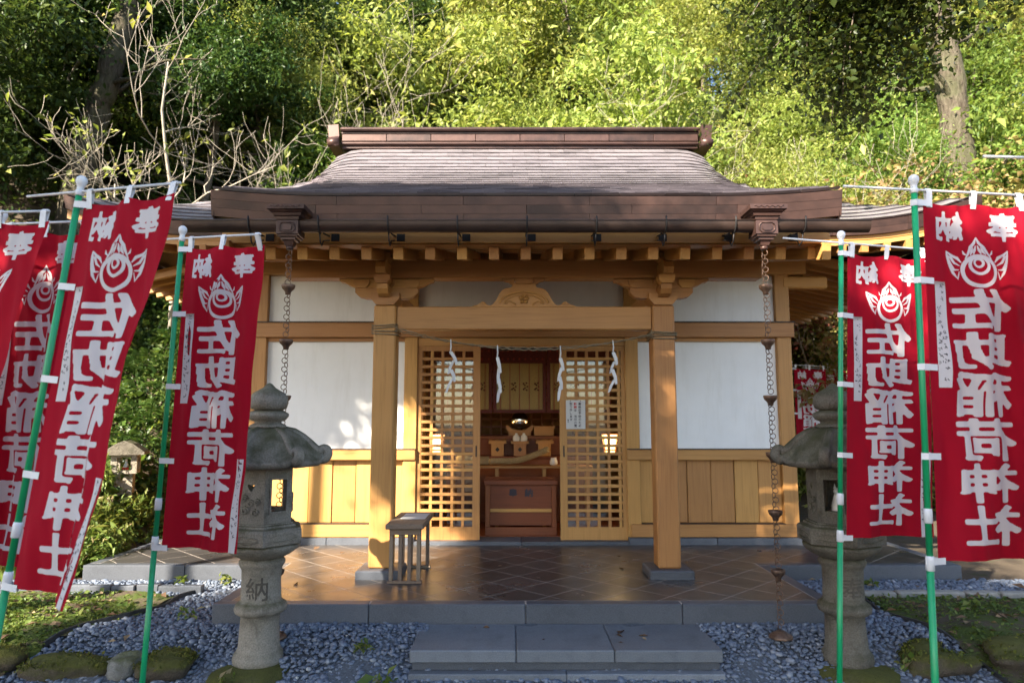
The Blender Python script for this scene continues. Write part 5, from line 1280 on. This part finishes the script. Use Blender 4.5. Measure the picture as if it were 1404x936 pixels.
# ------------------------------------------------------------------ small lantern and little shrine in the garden
x, y = -5.02, 9.0; z = .58
t = thing('garden_lantern', (x, y, z), 'small stone lantern with a gabled cap among the plants on the left bank', 'stone lantern')
B = Matrix.Translation((x, y, z)) @ Matrix.Rotation(R(20), 4, 'Z')
piece_ = MB().prism([(-.115, -.2), (.115, -.2), (.10, .36), (-.10, .36)], -.105, .105, 'y'); piece_.build('post', 'stone', t, B)
mb = MB(); a = .15
mb.box(-a, a, -a, a, .361, .40); mb.box(-a, a, -a, a, .57, .60)
for sx_ in (-1, 1):
    for sy_ in (-1, 1): mb.box(min(sx_ * a, sx_ * .08), max(sx_ * a, sx_ * .08), min(sy_ * a, sy_ * .08), max(sy_ * a, sy_ * .08), .40, .57)
mb.build('fire_box', 'stone', t, B)
MB().prism([(-.24, .60), (.24, .60), (.235, .64), (.10, .74), (0, .78), (-.10, .74), (-.235, .64)], -.22, .22, 'y').build('gabled_cap', 'stone_dark', t, B)
fox(x + .01, y - .01, z + .402, 'tiny fox figurine inside the small gabled stone lantern')
x, y, z = -4.35, 11.0, .40
t = thing('little_shrine', (x, y, z), 'little wooden shrine with a grey roof glimpsed beside the paler lantern', 'shrine box')
span('stone_foot', x - .32, x + .32, y - .3, y + .3, -.3, z + .02, 'stone', t, .02)
span('cabinet', x - .2, x + .2, y - .2, y + .2, z + .0205, z + .36, 'wood_z', t)
for k in range(5): span('lattice_bar', x - .15 + .07 * k, x - .13 + .07 * k, y - .215, y - .2005, z + .06, z + .32, 'redwood_z', t, .002)
MB().prism([(-.34, .32), (-.33, .36), (0, .54), (.33, .36), (.34, .32), (0, .48)], -.32, .32, 'y').build('roof', 'roof_grey', t, Matrix.Translation((x, y, z)), True)

# ------------------------------------------------------------------ vegetation
def skeleton(rg, H, spread, r0, lean=(0, 0), levels=3, nl=7, first=.35, upc=.35, wig=.12, gravity=0.0):
    """trunk and branches: list of (points, radii) and the twig points that carry leaves"""
    segs = []; tips = []
    def grow(p, d, L, r, lev):
        n = 6 if lev == 0 else 5; pts = [p.copy()]; rad = [r]
        for i in range(n):
            d = d + rg.normal(size=3) * wig * (1 if lev else .6); 
            if lev: d[2] += upc * .18 - gravity * .2
            d /= np.linalg.norm(d); p = p + d * L / n; pts.append(p.copy()); rad.append(max(.0032, r * (1 - .72 * (i + 1) / n)))
        segs.append((pts, rad, lev))
        if lev >= levels: tips.extend(pts[2:]); return
        k = nl if lev == 0 else max(3, nl - 2 * lev)
        for q in range(k):
            f = first + (1 - first) * (q + rg.random()) / k if lev == 0 else .3 + .7 * (q + rg.random()) / k
            i = min(int(f * n), n - 1); t_ = f * n - i; b = pts[i] * (1 - t_) + pts[i + 1] * t_
            az = rg.uniform(0, 2 * math.pi) if lev == 0 else None
            if lev == 0: nd_ = np.array([math.cos(q * 2.4 + az * .3), math.sin(q * 2.4 + az * .3), upc + rg.uniform(-.1, .35)])
            else: nd_ = d * .7 + rg.normal(size=3) * .65; nd_[2] += upc * .25
            nd_ /= np.linalg.norm(nd_)
            grow(b, nd_, (spread if lev == 0 else L * .62) * rg.uniform(.75, 1.15) * (1 - .35 * (f if lev == 0 else 0)), rad[i] * .55, lev + 1)
        if lev > 0: tips.append(pts[-1])
    d0 = np.array([lean[0], lean[1], 1.0]); grow(np.zeros(3), d0 / np.linalg.norm(d0), H, r0, 0)
    return segs, np.array(tips)
def branch_mesh(segs, mat, name, minr=0.0):
    mb = MB()
    for pts, rad, lev in segs:
        if max(rad) < minr: continue
        mb.tube(pts, [float(r) for r in rad], 9 if lev == 0 else 5 if lev == 1 else 4, True, lev == 0)
    return mb.mesh(name, mat)
def crown_pts(rg, tips, per, rad, flat=.6):
    P = np.repeat(tips, per, 0); o = rg.normal(size=P.shape) * rad; o[:, 2] *= flat; return P + o
def tree_proto(seed, H, spread, r0, per, rad, leaf, mat, bark, lean=(0, 0), levels=3, nl=8, first=.3, upc=.35, flat=.6, asp=.42, minr=.006, clump=True, gravity=0, lflat=0.):
    rg = np.random.default_rng(seed); segs, tips = skeleton(rg, H, spread, r0, lean, levels, nl, first, upc, .13, gravity)
    tr = branch_mesh(segs, bark, 'trunk', minr); P = crown_pts(rg, tips, per, rad, flat)
    cl = np.repeat(rg.random(len(tips)), per); rn = np.clip(.55 * cl + .45 * rg.random(len(P)), 0, 1)
    cr = leaves(P, leaf, mat, 'crown', rg, asp, rn=rn, flat=lflat); return tr, cr, len(P)
def plant_tree(proto, loc, label, name='broadleaf_tree', group=None, rz=0, sc=1.0, cat='tree', tilt=(0, 0)):
    t = bpy.data.objects.new(name, None); put(t, None, Matrix.Translation(loc) @ Euler((tilt[0], tilt[1], rz)).to_matrix().to_4x4() @ Matrix.Scale(sc, 4)); tag(t, label, cat, group)
    if proto[0] is not None and len(proto[0].vertices): put(bpy.data.objects.new('trunk', proto[0]), t, WM[t])
    if proto[1] is not None: put(bpy.data.objects.new('crown', proto[1]), t, WM[t])
    return t
PR = {
 'sunA': tree_proto(21, 6.2, 2.6, .13, 22, .27, .13, 'leaf_sun', 'bark_pale'),
 'sunB': tree_proto(22, 5.4, 2.9, .11, 30, .28, .08, 'leaf_sun', 'bark', nl=9, upc=.2),
 'midA': tree_proto(23, 6.6, 2.5, .14, 22, .28, .14, 'leaf_mid', 'bark'),
 'midB': tree_proto(24, 5.6, 2.7, .12, 32, .26, .075, 'leaf_mid', 'bark_pale', nl=9),
 'dark': tree_proto(25, 6.0, 2.4, .13, 32, .27, .115, 'leaf_dark', 'bark', nl=9, upc=.15),
}
GRP = {'sunA': ('yellow green sunlit tree in the wood on the slope behind the hall', 'sunlit trees in the wood behind the hall'), 'midA': ('fresh green tree in the wood on the slope behind the hall', 'green trees in the wood behind the hall'), 'dark': ('dark evergreen tree in the shaded wood on the left slope', 'evergreen trees on the left slope')}
GRP['sunB'] = GRP['sunA']; GRP['midB'] = GRP['midA']
rt = random.Random(5)
def hill_tree(key, x, y, sc=1.0, dz=0.0):
    q = x / y; ht = 'low on the slope' if y < 14.8 else 'half way up the slope' if y < 18 else 'high on the slope' if y < 25 else 'at the top of the slope'
    side = 'at far left' if q < -.5 else 'left of the roof' if q < -.22 else 'above the left half of ridge' if q < 0 else 'above the right half of ridge' if q < .27 else 'right of the roof' if q < .55 else 'at the far right'
    lab = {'s': 'yellow green sunlit tree ', 'm': 'fresh green tree ', 'd': 'dark evergreen tree '}[key[0]] + ht + ' ' + side
    plant_tree(PR[key], (x, y, gz(x, y) - .25 + dz), *([lab, 'broadleaf_tree' if key != 'dark' else 'evergreen_tree', GRP[key][1]]), rz=rt.uniform(0, 6.3), sc=sc, tilt=(rt.uniform(-.08, .08), rt.uniform(-.08, .08)))
for row, (yy, x0, x1, stp, sc) in enumerate(((13.6, -4.6, 11, 2.5, .72), (16.2, -12, 13, 2.5, .95), (19.6, -15, 16, 2.9, 1.1), (23.5, -18, 19, 3.3, 1.3), (28.5, -22, 23, 4.2, 1.6))):
    x = x0; k = 0
    while x <= x1:
        xx = x + rt.uniform(-.6, .6); y_ = yy + rt.uniform(-.8, .8)
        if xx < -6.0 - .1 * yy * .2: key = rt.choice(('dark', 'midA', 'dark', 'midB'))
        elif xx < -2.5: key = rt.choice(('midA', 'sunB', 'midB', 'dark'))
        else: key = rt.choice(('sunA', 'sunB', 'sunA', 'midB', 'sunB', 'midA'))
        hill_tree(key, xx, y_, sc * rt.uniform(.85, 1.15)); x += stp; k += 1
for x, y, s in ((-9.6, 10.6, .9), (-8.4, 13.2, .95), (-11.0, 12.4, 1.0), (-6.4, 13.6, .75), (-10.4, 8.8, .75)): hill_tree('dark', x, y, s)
for key, x, y, s_ in (('sunA', 7.0, 24.0, 1.35), ('sunB', -5.2, 14.3, .7), ('midB', -9.5, 13.6, .85), ('sunA', -7.2, 17.0, 1.0), ('sunB', -11.5, 15.5, 1.0)): hill_tree(key, x, y, s_)
# trunks one can tell apart
def big_trunk(pts, radii, label, seed, crown=None):
    base = Vector(pts[0]); t = thing('tall_tree', base, label, 'tree'); mb = MB(); rg = np.random.default_rng(seed)
    P = []; Rr = []
    for i in range(len(pts) - 1):
        for k in range(6):
            f = k / 6; P.append(Vector(pts[i]).lerp(Vector(pts[i + 1]), f) + Vector(rg.normal(size=3) * .02)); Rr.append((radii[i] * (1 - f) + radii[i + 1] * f) * rg.uniform(.93, 1.07))
    mb.tube(P, Rr, 12)
    for k in range(7):
        i = int(len(P) * (.45 + .07 * k)) % len(P); d = Vector((rg.normal(), rg.normal() * .6, .5)).normalized(); q = [P[i]]
        for s_ in range(6): d = (d + Vector(rg.normal(size=3) * .18)).normalized(); q.append(q[-1] + d * .38)
        mb.tube(q, [Rr[i] * .24 * (1 - .13 * s_) for s_ in range(7)], 6)
    mb.build('trunk', 'bark_big', t)
    tips = np.array([P[-1] + Vector(rg.normal(size=3)) * Vector((1.3, 1.0, .9)).length * .5 for _ in range(90)]) + np.array([0, .4, .8])
    cp = crown_pts(rg, tips, 45, .3); put(bpy.data.objects.new('crown', leaves(cp, .11, crown or 'leaf_mid', 'crown', rg)), t)
big_trunk([(-7.95, 11.7, gz(-7.95, 11.7) - .2), (-7.58, 11.7, 6.5), (-7.33, 11.7, 7.65), (-7.0, 11.8, 9.4), (-6.7, 11.9, 11.0)], [.30, .23, .21, .19, .13], 'tall tree with a thick mottled trunk rising at the upper left', 31, 'leaf_dark')
big_trunk([(10.4, 15.2, gz(10.4, 15.2) - .2), (10.2, 15, 7.2), (10.15, 15, 9.3), (10.0, 15, 11.2), (10.0, 15.1, 13)], [.42, .34, .30, .26, .18], 'tall tree with a pale sunlit trunk at the upper right', 32, 'leaf_sun')
# bare branched shrubs behind the left eave
def bare_shrub(loc, H, spread, r0, seed, label, lean, leafn, mat='leaf_sun'):
    rg = np.random.default_rng(seed); segs, tips = skeleton(rg, H, spread, r0, lean, 3, 8, .2, .55, .16)
    t = thing('bare_shrub', loc, label, 'shrub'); put(bpy.data.objects.new('trunk', branch_mesh(segs, 'bark_pale', 'trunk')), t, WM[t])
    P = crown_pts(rg, tips[rg.choice(len(tips), min(leafn, len(tips)))], 2, .05); put(bpy.data.objects.new('crown', leaves(P, .11, mat, 'crown', rg)), t, WM[t])
bare_shrub((-5.75, 11.4, gz(-5.75, 11.4) - .1), 4.6, 2.4, .05, 41, 'pale leafless shrub with wide forking branches left of the roof', (.10, 0), 70)
bare_shrub((-6.6, 11.0, gz(-6.6, 11.0) - .1), 3.0, 1.5, .036, 42, 'smaller pale bare shrub with a few yellow leaves left of the roof', (.05, 0), 120)
bare_shrub((-3.6, 13.4, gz(-3.6, 13.4) - .1), 5.2, 2.6, .045, 43, 'thin pale branches fanning out just above the left roof slope', (.1, 0), 160)
bare_shrub((5.6, 13.3, gz(5.6, 13.3) - .1), 5.6, 2.6, .065, 44, 'pale bare branches crossing in front of the wood right of the ridge', (.12, 0), 120)
bare_shrub((-1.2, 14.0, gz(-1.2, 14.0) - .1), 6.0, 3.0, .07, 45, 'pale leaning branches crossing above the left half of the ridge', (-.25, 0), 200)
bare_shrub((3.2, 13.6, gz(3.2, 13.6) - .1), 6.4, 2.8, .06, 46, 'pale upright branches above the right half of the ridge', (-.05, 0), 200)
bare_shrub((8.6, 13.0, gz(8.6, 13.0) - .1), 4.8, 2.6, .07, 47, 'pale forked branches behind the tallest right hand pole', (-.2, 0), 120)
# maples right of the roof
PR['maple'] = tree_proto(26, 3.6, 2.4, .10, 34, .24, .06, 'leaf_maple', 'bark', nl=9, upc=.0, flat=.25, asp=.8, lflat=.6)
PR['maple_red'] = tree_proto(27, 3.0, 1.7, .08, 40, .22, .06, 'leaf_maple_red', 'bark', nl=8, upc=.0, flat=.25, asp=.8, lflat=.6)
plant_tree(PR['maple_red'], (5.3, 12.6, gz(5.3, 12.6) + 1.6), 'small maple with dull red leaves beside the right roof slope', 'maple_tree', None, 1.0, 1.0) if False else None
for x, y, s, key, lab in ((6.6, 14.2, 1.25, 'maple', 'spreading maple with orange tinged leaves right of the ridge end'), (4.4, 14.4, 1.25, 'maple_red', 'maple with dull red leaves close behind the right roof slope'), (10.9, 14.4, 1.35, 'maple', 'orange tinged maple in front of the pale trunk at the upper right')):
    plant_tree(PR[key], (x, y, gz(x, y) - .1), lab, 'maple_tree', None, rt.uniform(0, 6), s)
# maple boughs with shade put into their leaf colour, hanging in from the upper right, tree standing beyond the frame
rg = np.random.default_rng(51); t = thing('overhanging_maple', (7.6, 6.6, gz(7.6, 6.6)), 'green maple bough with shade coloured into its leaves hanging into the upper right corner', 'tree')
mb = MB(); mb.tube([(7.6, 6.6, -.1), (7.5, 6.6, 2.5), (7.2, 6.7, 5.0), (6.9, 6.7, 7.4)], [.2, .17, .14, .08], 9); tips = []
mb.tube([(7.0, 6.7, 6.7), (6.2, 6.7, 7.15), (5.0, 6.7, 7.4), (3.9, 6.75, 7.45), (2.9, 6.8, 7.3)], [.09, .08, .06, .045, .02], 7)
for k in range(24):
    x0 = rg.uniform(2.9, 5.1); p = Vector((x0, 6.7 + rg.uniform(-.5, .5), 7.3)); d = Vector((rg.uniform(-.35, .25), rg.uniform(-.2, .2), -1)).normalized(); q = [p]
    L_ = rg.uniform(1.7, 3.15) * (1 - .45 * abs(x0 - 4.0) / 1.1)
    for s_ in range(9):
        d = (d + Vector(rg.normal(size=3) * .14)).normalized(); q.append(q[-1] + d * L_ / 9)
        for _ in range(7): tips.append(np.array(q[-1]) + rg.normal(size=3) * np.array([.18, .22, .13]))
    mb.tube(q, [.018 * (1 - .09 * i) for i in range(10)], 4)
mb.build('trunk', 'bark', t); P = crown_pts(rg, np.array(tips), 15, .11, .5)
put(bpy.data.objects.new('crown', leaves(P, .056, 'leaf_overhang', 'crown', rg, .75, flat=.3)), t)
# bush under the right eave
rg = np.random.default_rng(61)
for k, (x, y, r_, lab) in enumerate(((5.9, 13.4, 1.5, 'glossy yellow green bush seen under the right eave'), (8.2, 13.2, 1.6, 'leafy bush behind the right hand banners'), (-5.0, 12.2, 1.0, 'dark leafy bush in the gap left of the hall'))):
    t = thing('leafy_bush', (x, y, gz(x, y)), lab, 'bush'); n = 260; u = rg.normal(size=(n, 3)); u /= np.linalg.norm(u, axis=1, keepdims=True); u *= rg.uniform(.35, 1, (n, 1)) ** .5 * r_; u[:, 2] = np.abs(u[:, 2]) * 1.15 + .1
    tips = u + np.array([x, y, gz(x, y)]); mb = MB()
    for q in tips[::6]: mb.tube([(x, y, gz(x, y) - .1), tuple((np.array([x, y, gz(x, y)]) + q) / 2 + np.array([0, 0, .2])), tuple(q)], [.02, .012, .005], 4)
    mb.build('stems', 'bark', t); put(bpy.data.objects.new('crown', leaves(crown_pts(rg, tips, 40, .2, .8), .12, 'leaf_sun' if k < 2 else 'leaf_dark', 'crown', rg, .45)), t)
# undergrowth over the slope
rg = np.random.default_rng(71); n = 60000
X = rg.uniform(-17, 17, n); Y = rg.uniform(8.0, 27, n); k = ((X < -4.5) | (Y > 12.7)) & (np.abs(X) < .85 * Y + 1.5); X, Y = X[k], Y[k]
P = np.stack([X, Y, ground_z(X, Y) + np.abs(rg.normal(0, .12, len(X)))], 1)
tag(put(bpy.data.objects.new('undergrowth', leaves(P, .12, 'leaf_mid', 'undergrowth', rg, .5, up=1.0))), 'ivy and low leaves covering the wooded slope', 'undergrowth', kind='stuff')
# dense ivy on the left bank
n = 26000; X = rg.uniform(-8.2, -4.3, n); Y = 8.6 + rg.random(n) ** .8 * 4.0; P = np.stack([X, Y, ground_z(X, Y) + np.abs(rg.normal(0, .10, n))], 1)
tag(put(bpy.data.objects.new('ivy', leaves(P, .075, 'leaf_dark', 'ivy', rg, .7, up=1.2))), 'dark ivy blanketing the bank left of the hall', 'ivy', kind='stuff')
# ferns
def fern_mesh(seed, nf=8, L=.75):
    rg = np.random.default_rng(seed); V = []; F = []; rn = []
    for f in range(nf):
        az = 2 * math.pi * f / nf + rg.uniform(-.3, .3); l = L * rg.uniform(.75, 1.15); el = rg.uniform(.5, 1.0); c_ = rg.random()
        d = np.array([math.cos(az), math.sin(az)]); sd = np.array([-d[1], d[0]]); N = 15; pr = None
        for i in range(N + 1):
            s = i / N; r_ = l * s * math.cos(el * .8); z = l * (math.sin(el) * s - .62 * s * s); P = np.array([d[0] * r_, d[1] * r_, z])
            if i > 1:
                w = l * .26 * math.sin(math.pi * min(1, s * .92 + .12)) ** .8 * (1 - .5 * s); tl = l / N * .62
                for sg in (-1, 1):
                    o = np.array([sd[0] * sg, sd[1] * sg, -.25]); fw = np.array([d[0], d[1], .05]); b = len(V)
                    V += [P - fw * tl * .5, P + o * w * .55 + fw * tl * .15 - fw * tl * .3, P + o * w + fw * tl * .9, P + o * w * .5 + fw * tl * .75, ]
                    F.append((b, b + 1, b + 2, b + 3)); rn.append(np.clip(.5 * c_ + .5 * rg.random(), 0, 1))
            if pr is not None:
                b = len(V); q = np.array([sd[0], sd[1], 0]) * .006; V += [pr - q, P - q, P + q, pr + q]; F.append((b, b + 1, b + 2, b + 3)); rn.append(.2)
            pr = P
    return np_mesh('fern', np.array(V), np.array(F), 'fern', False, rn)
FM = [fern_mesh(80 + i, 7 + i % 3, .8) for i in range(4)]
rf = random.Random(9)
for k in range(34):
    x = rf.uniform(-7.4, -4.5); y = rf.uniform(9.0, 11.2)
    if abs(x + 5.02) < .4 and y < 9.4: continue
    o = put(bpy.data.objects.new('fern', FM[k % 4]), None, Matrix.Translation((x, y, gz(x, y) + .02)) @ Matrix.Rotation(-.45, 4, 'X') @ Matrix.Rotation(rf.uniform(0, 6.3), 4, 'Z') @ Matrix.Scale(rf.uniform(.8, 1.35), 4))
    tag(o, 'green fern clump growing on the dark bank ' + ('beyond the small garden lantern' if x > -5.6 else 'behind the leaning red banner') + (', low down' if y < 10 else ', higher up'), 'fern', 'ferns on the left bank')
# low herbs between the bank and the platform
def herb_mesh(seed, n=46, h=.42, r_=.28, grass=False):
    rg = np.random.default_rng(seed); Ps = []; 
    if grass:
        V = []; F = []; rn = []
        for i in range(70):
            a = rg.uniform(0, 2 * math.pi); l = h * rg.uniform(.7, 1.4); b0 = np.array([rg.normal(0, .05), rg.normal(0, .05), 0]); d = np.array([math.cos(a), math.sin(a), 0]); s = np.array([-d[1], d[0], 0]) * .008; pv = None; c_ = rg.random()
            for j in range(6):
                f = j / 5; P = b0 + d * l * .75 * f ** 1.6 + np.array([0, 0, l * (f - .45 * f ** 2.5)]); w = s * (1 - f * .9)
                if pv is not None: b = len(V); V += [pv[0], pv[1], P + w, P - w]; F.append((b, b + 1, b + 2, b + 3)); rn.append(c_)
                pv = (P - w, P + w)
        return np_mesh('herb', np.array(V), np.array(F), 'herb', False, rn)
    for i in range(n):
        a = rg.uniform(0, 2 * math.pi); r0 = r_ * math.sqrt(rg.random()); hh = h * rg.uniform(.6, 1.1); lean = rg.normal(size=2) * .08
        for j in range(9): f = .25 + .75 * j / 8; Ps.append((r0 * math.cos(a) + lean[0] * f, r0 * math.sin(a) + lean[1] * f, hh * f))
        for j in range(3): Ps.append((r0 * math.cos(a) + lean[0] + rg.normal(0, .012), r0 * math.sin(a) + lean[1] + rg.normal(0, .012), hh + rg.uniform(0, .03)))
    P = np.array(Ps); rn = rg.random(len(P)) * .85; rn[P[:, 2] > h * .92] += .15
    return leaves(P, .075, 'herb', 'herb', rg, .34, rn=np.clip(rn, 0, 1), up=.9, drop=0)
HM = [herb_mesh(90 + i) for i in range(3)]; GM = [herb_mesh(95 + i, grass=True) for i in range(2)]
for k in range(44):
    x = rf.uniform(-6.3, -4.35); y = rf.uniform(7.25, 8.9)
    if x > -4.7 and y > 8.3: continue
    o = put(bpy.data.objects.new('leafy_herb', HM[k % 3]), None, Matrix.Translation((x, y, gz(x, y) - .02)) @ Matrix.Rotation(rf.uniform(0, 6.3), 4, 'Z') @ Matrix.Scale(rf.uniform(.75, 1.3), 4))
    tag(o, 'low leafy herb in the green bed below the small garden lantern', 'plant', 'herbs in the left bed')
for k in range(12):
    x = rf.uniform(-5.6, -4.4); y = rf.uniform(7.0, 7.5)
    o = put(bpy.data.objects.new('grass_tuft', GM[k % 2]), None, Matrix.Translation((x, y, gz(x, y) - .02)) @ Matrix.Rotation(rf.uniform(0, 6.3), 4, 'Z') @ Matrix.Scale(rf.uniform(.7, 1.2), 4))
    tag(o, 'arching grass tuft at the front of the left plant bed', 'grass tuft', 'grass tufts by the left bed')
# moss sprigs, seedlings and fallen leaves
n = 9000; X = rg.uniform(-5.2, -2.9, n); Y = rg.uniform(4.6, 6.4, n); k = inside(MOSS_L, X, Y) & (np.sin(X * 3.1 + 1) + np.sin(Y * 4.3 + X) + rg.normal(0, .5, n) > -.35); X, Y = X[k], Y[k]
X2 = rg.uniform(3.05, 5.2, 4200); Y2 = rg.uniform(4.7, 6.2, 4200); k = inside(SOIL_R, X2, Y2) & (np.sin(X2 * 2.3) + np.sin(Y2 * 3.7 + X2) + rg.normal(0, .5, 4200) > .1); X = np.concatenate([X, X2[k]]); Y = np.concatenate([Y, Y2[k]])
P = np.stack([X, Y, ground_z(X, Y) + .03 + rg.uniform(0, .025, len(X))], 1)
tag(put(bpy.data.objects.new('moss_sprigs', leaves(P, .032, 'herb', 'moss_sprigs', rg, .6, up=1.5, flat=.5, drop=0, rn=rg.random(len(P)) * .8))), 'mossy ground cover in the beds either side of the pebbles', 'moss', kind='stuff')
n = 420; X = np.concatenate([rg.uniform(-5, -1.0, n), rg.uniform(1.6, 5.0, n)]); Y = rg.uniform(4.3, 6.9, 2 * n)
k = (inside(MOSS_L, X, Y) | inside(SOIL_R, X, Y) | (rg.random(2 * n) > .93)) & ~((np.abs(X - X0) < 2.5) & (Y > 5.4)); X, Y = X[k], Y[k]
P = np.stack([X, Y, ground_z(X, Y) + .055], 1)
fl = np.stack([rg.uniform(-4.0, 4.2, 70), rg.uniform(5.6, 7.9, 70), np.full(70, FZ + .004)], 1); fl = fl[(np.abs(fl[:, 0] - X0) < 2.3) | (fl[:, 1] > 7.05)]; fl = fl[rg.random(len(fl)) > .45]
sp_ = np.stack([rg.uniform(-.65, 1.4, 9), rg.uniform(4.9, 5.44, 9), np.full(9, .059)], 1); P = np.concatenate([P, fl, sp_])
tag(put(bpy.data.objects.new('fallen_leaves', leaves(P, .065, 'dead_leaf', 'fallen_leaves', rg, .55, up=2.0, flat=.85, drop=0))), 'brown fallen leaves scattered over moss and pebbles', 'leaves', kind='stuff')
for k, (x, y) in enumerate(((-1.05, 5.05), (-2.55, 5.6), (-3.15, 6.72), (-2.75, 6.75), (-.85, 4.72), (3.35, 6.62), (2.7, 4.9), (-1.9, 4.72))):
    r2 = np.random.default_rng(200 + k); P = np.zeros((26, 3)); P[:, :2] = r2.normal(0, .03, (26, 2)); P[:, 2] = r2.uniform(.01, .06, 26)
    o = put(bpy.data.objects.new('seedling', leaves(P, .05, 'herb', 'seedling', r2, .5, up=1.0, drop=-.2)), None, Matrix.Translation((x, y, gz(x, y) + .03)))
    tag(o, 'tiny green weed sprouting between the pebbles', 'plant', 'weeds in the pebbles')
# trees behind the camera on the sun's side; they stand outside the frame and throw the dappled shade
PR['shade'] = tree_proto(29, 9.0, 2.6, .2, 18, .32, .15, 'leaf_mid', 'bark', nl=9, first=.84, upc=.02)
PR['shade_small'] = tree_proto(30, 9.0, 1.15, .16, 16, .22, .13, 'leaf_mid', 'bark', nl=8, first=.86, upc=.0)
for key, x, y, s, rz, lab in (('shade_small', -8.3, .5, 1.0, 0, 'slim'), ('shade_small', -7.5, -.85, 1.0, 4.4, 'slim'), ('shade_small', -4.5, -1.3, 1.0, 1.2, 'slim'), ('shade_small', -3.6, .5, 1.0, 2.0, 'slim'), ('shade', -7.3, -6.0, 1.0, 2.6, 'broad'), ('shade', -9.7, -7.5, 1.0, 4.0, 'broad'), ('shade', -12.3, -7.6, 1.0, 1.0, 'broad'),
                              ('shade', -4.8, -5.4, 1.0, 5.0, 'broad'), ('shade', -7.0, -8.6, 1.0, .3, 'broad'), ('shade', -4.6, -8.4, 1.0, 1.9, 'broad')):
    plant_tree(PR[key], (x, y, gz(x, y) - .1), lab + ' leafy tree behind the viewer, shading the forecourt', 'shade_tree', 'shade trees behind the viewer', rz, s)
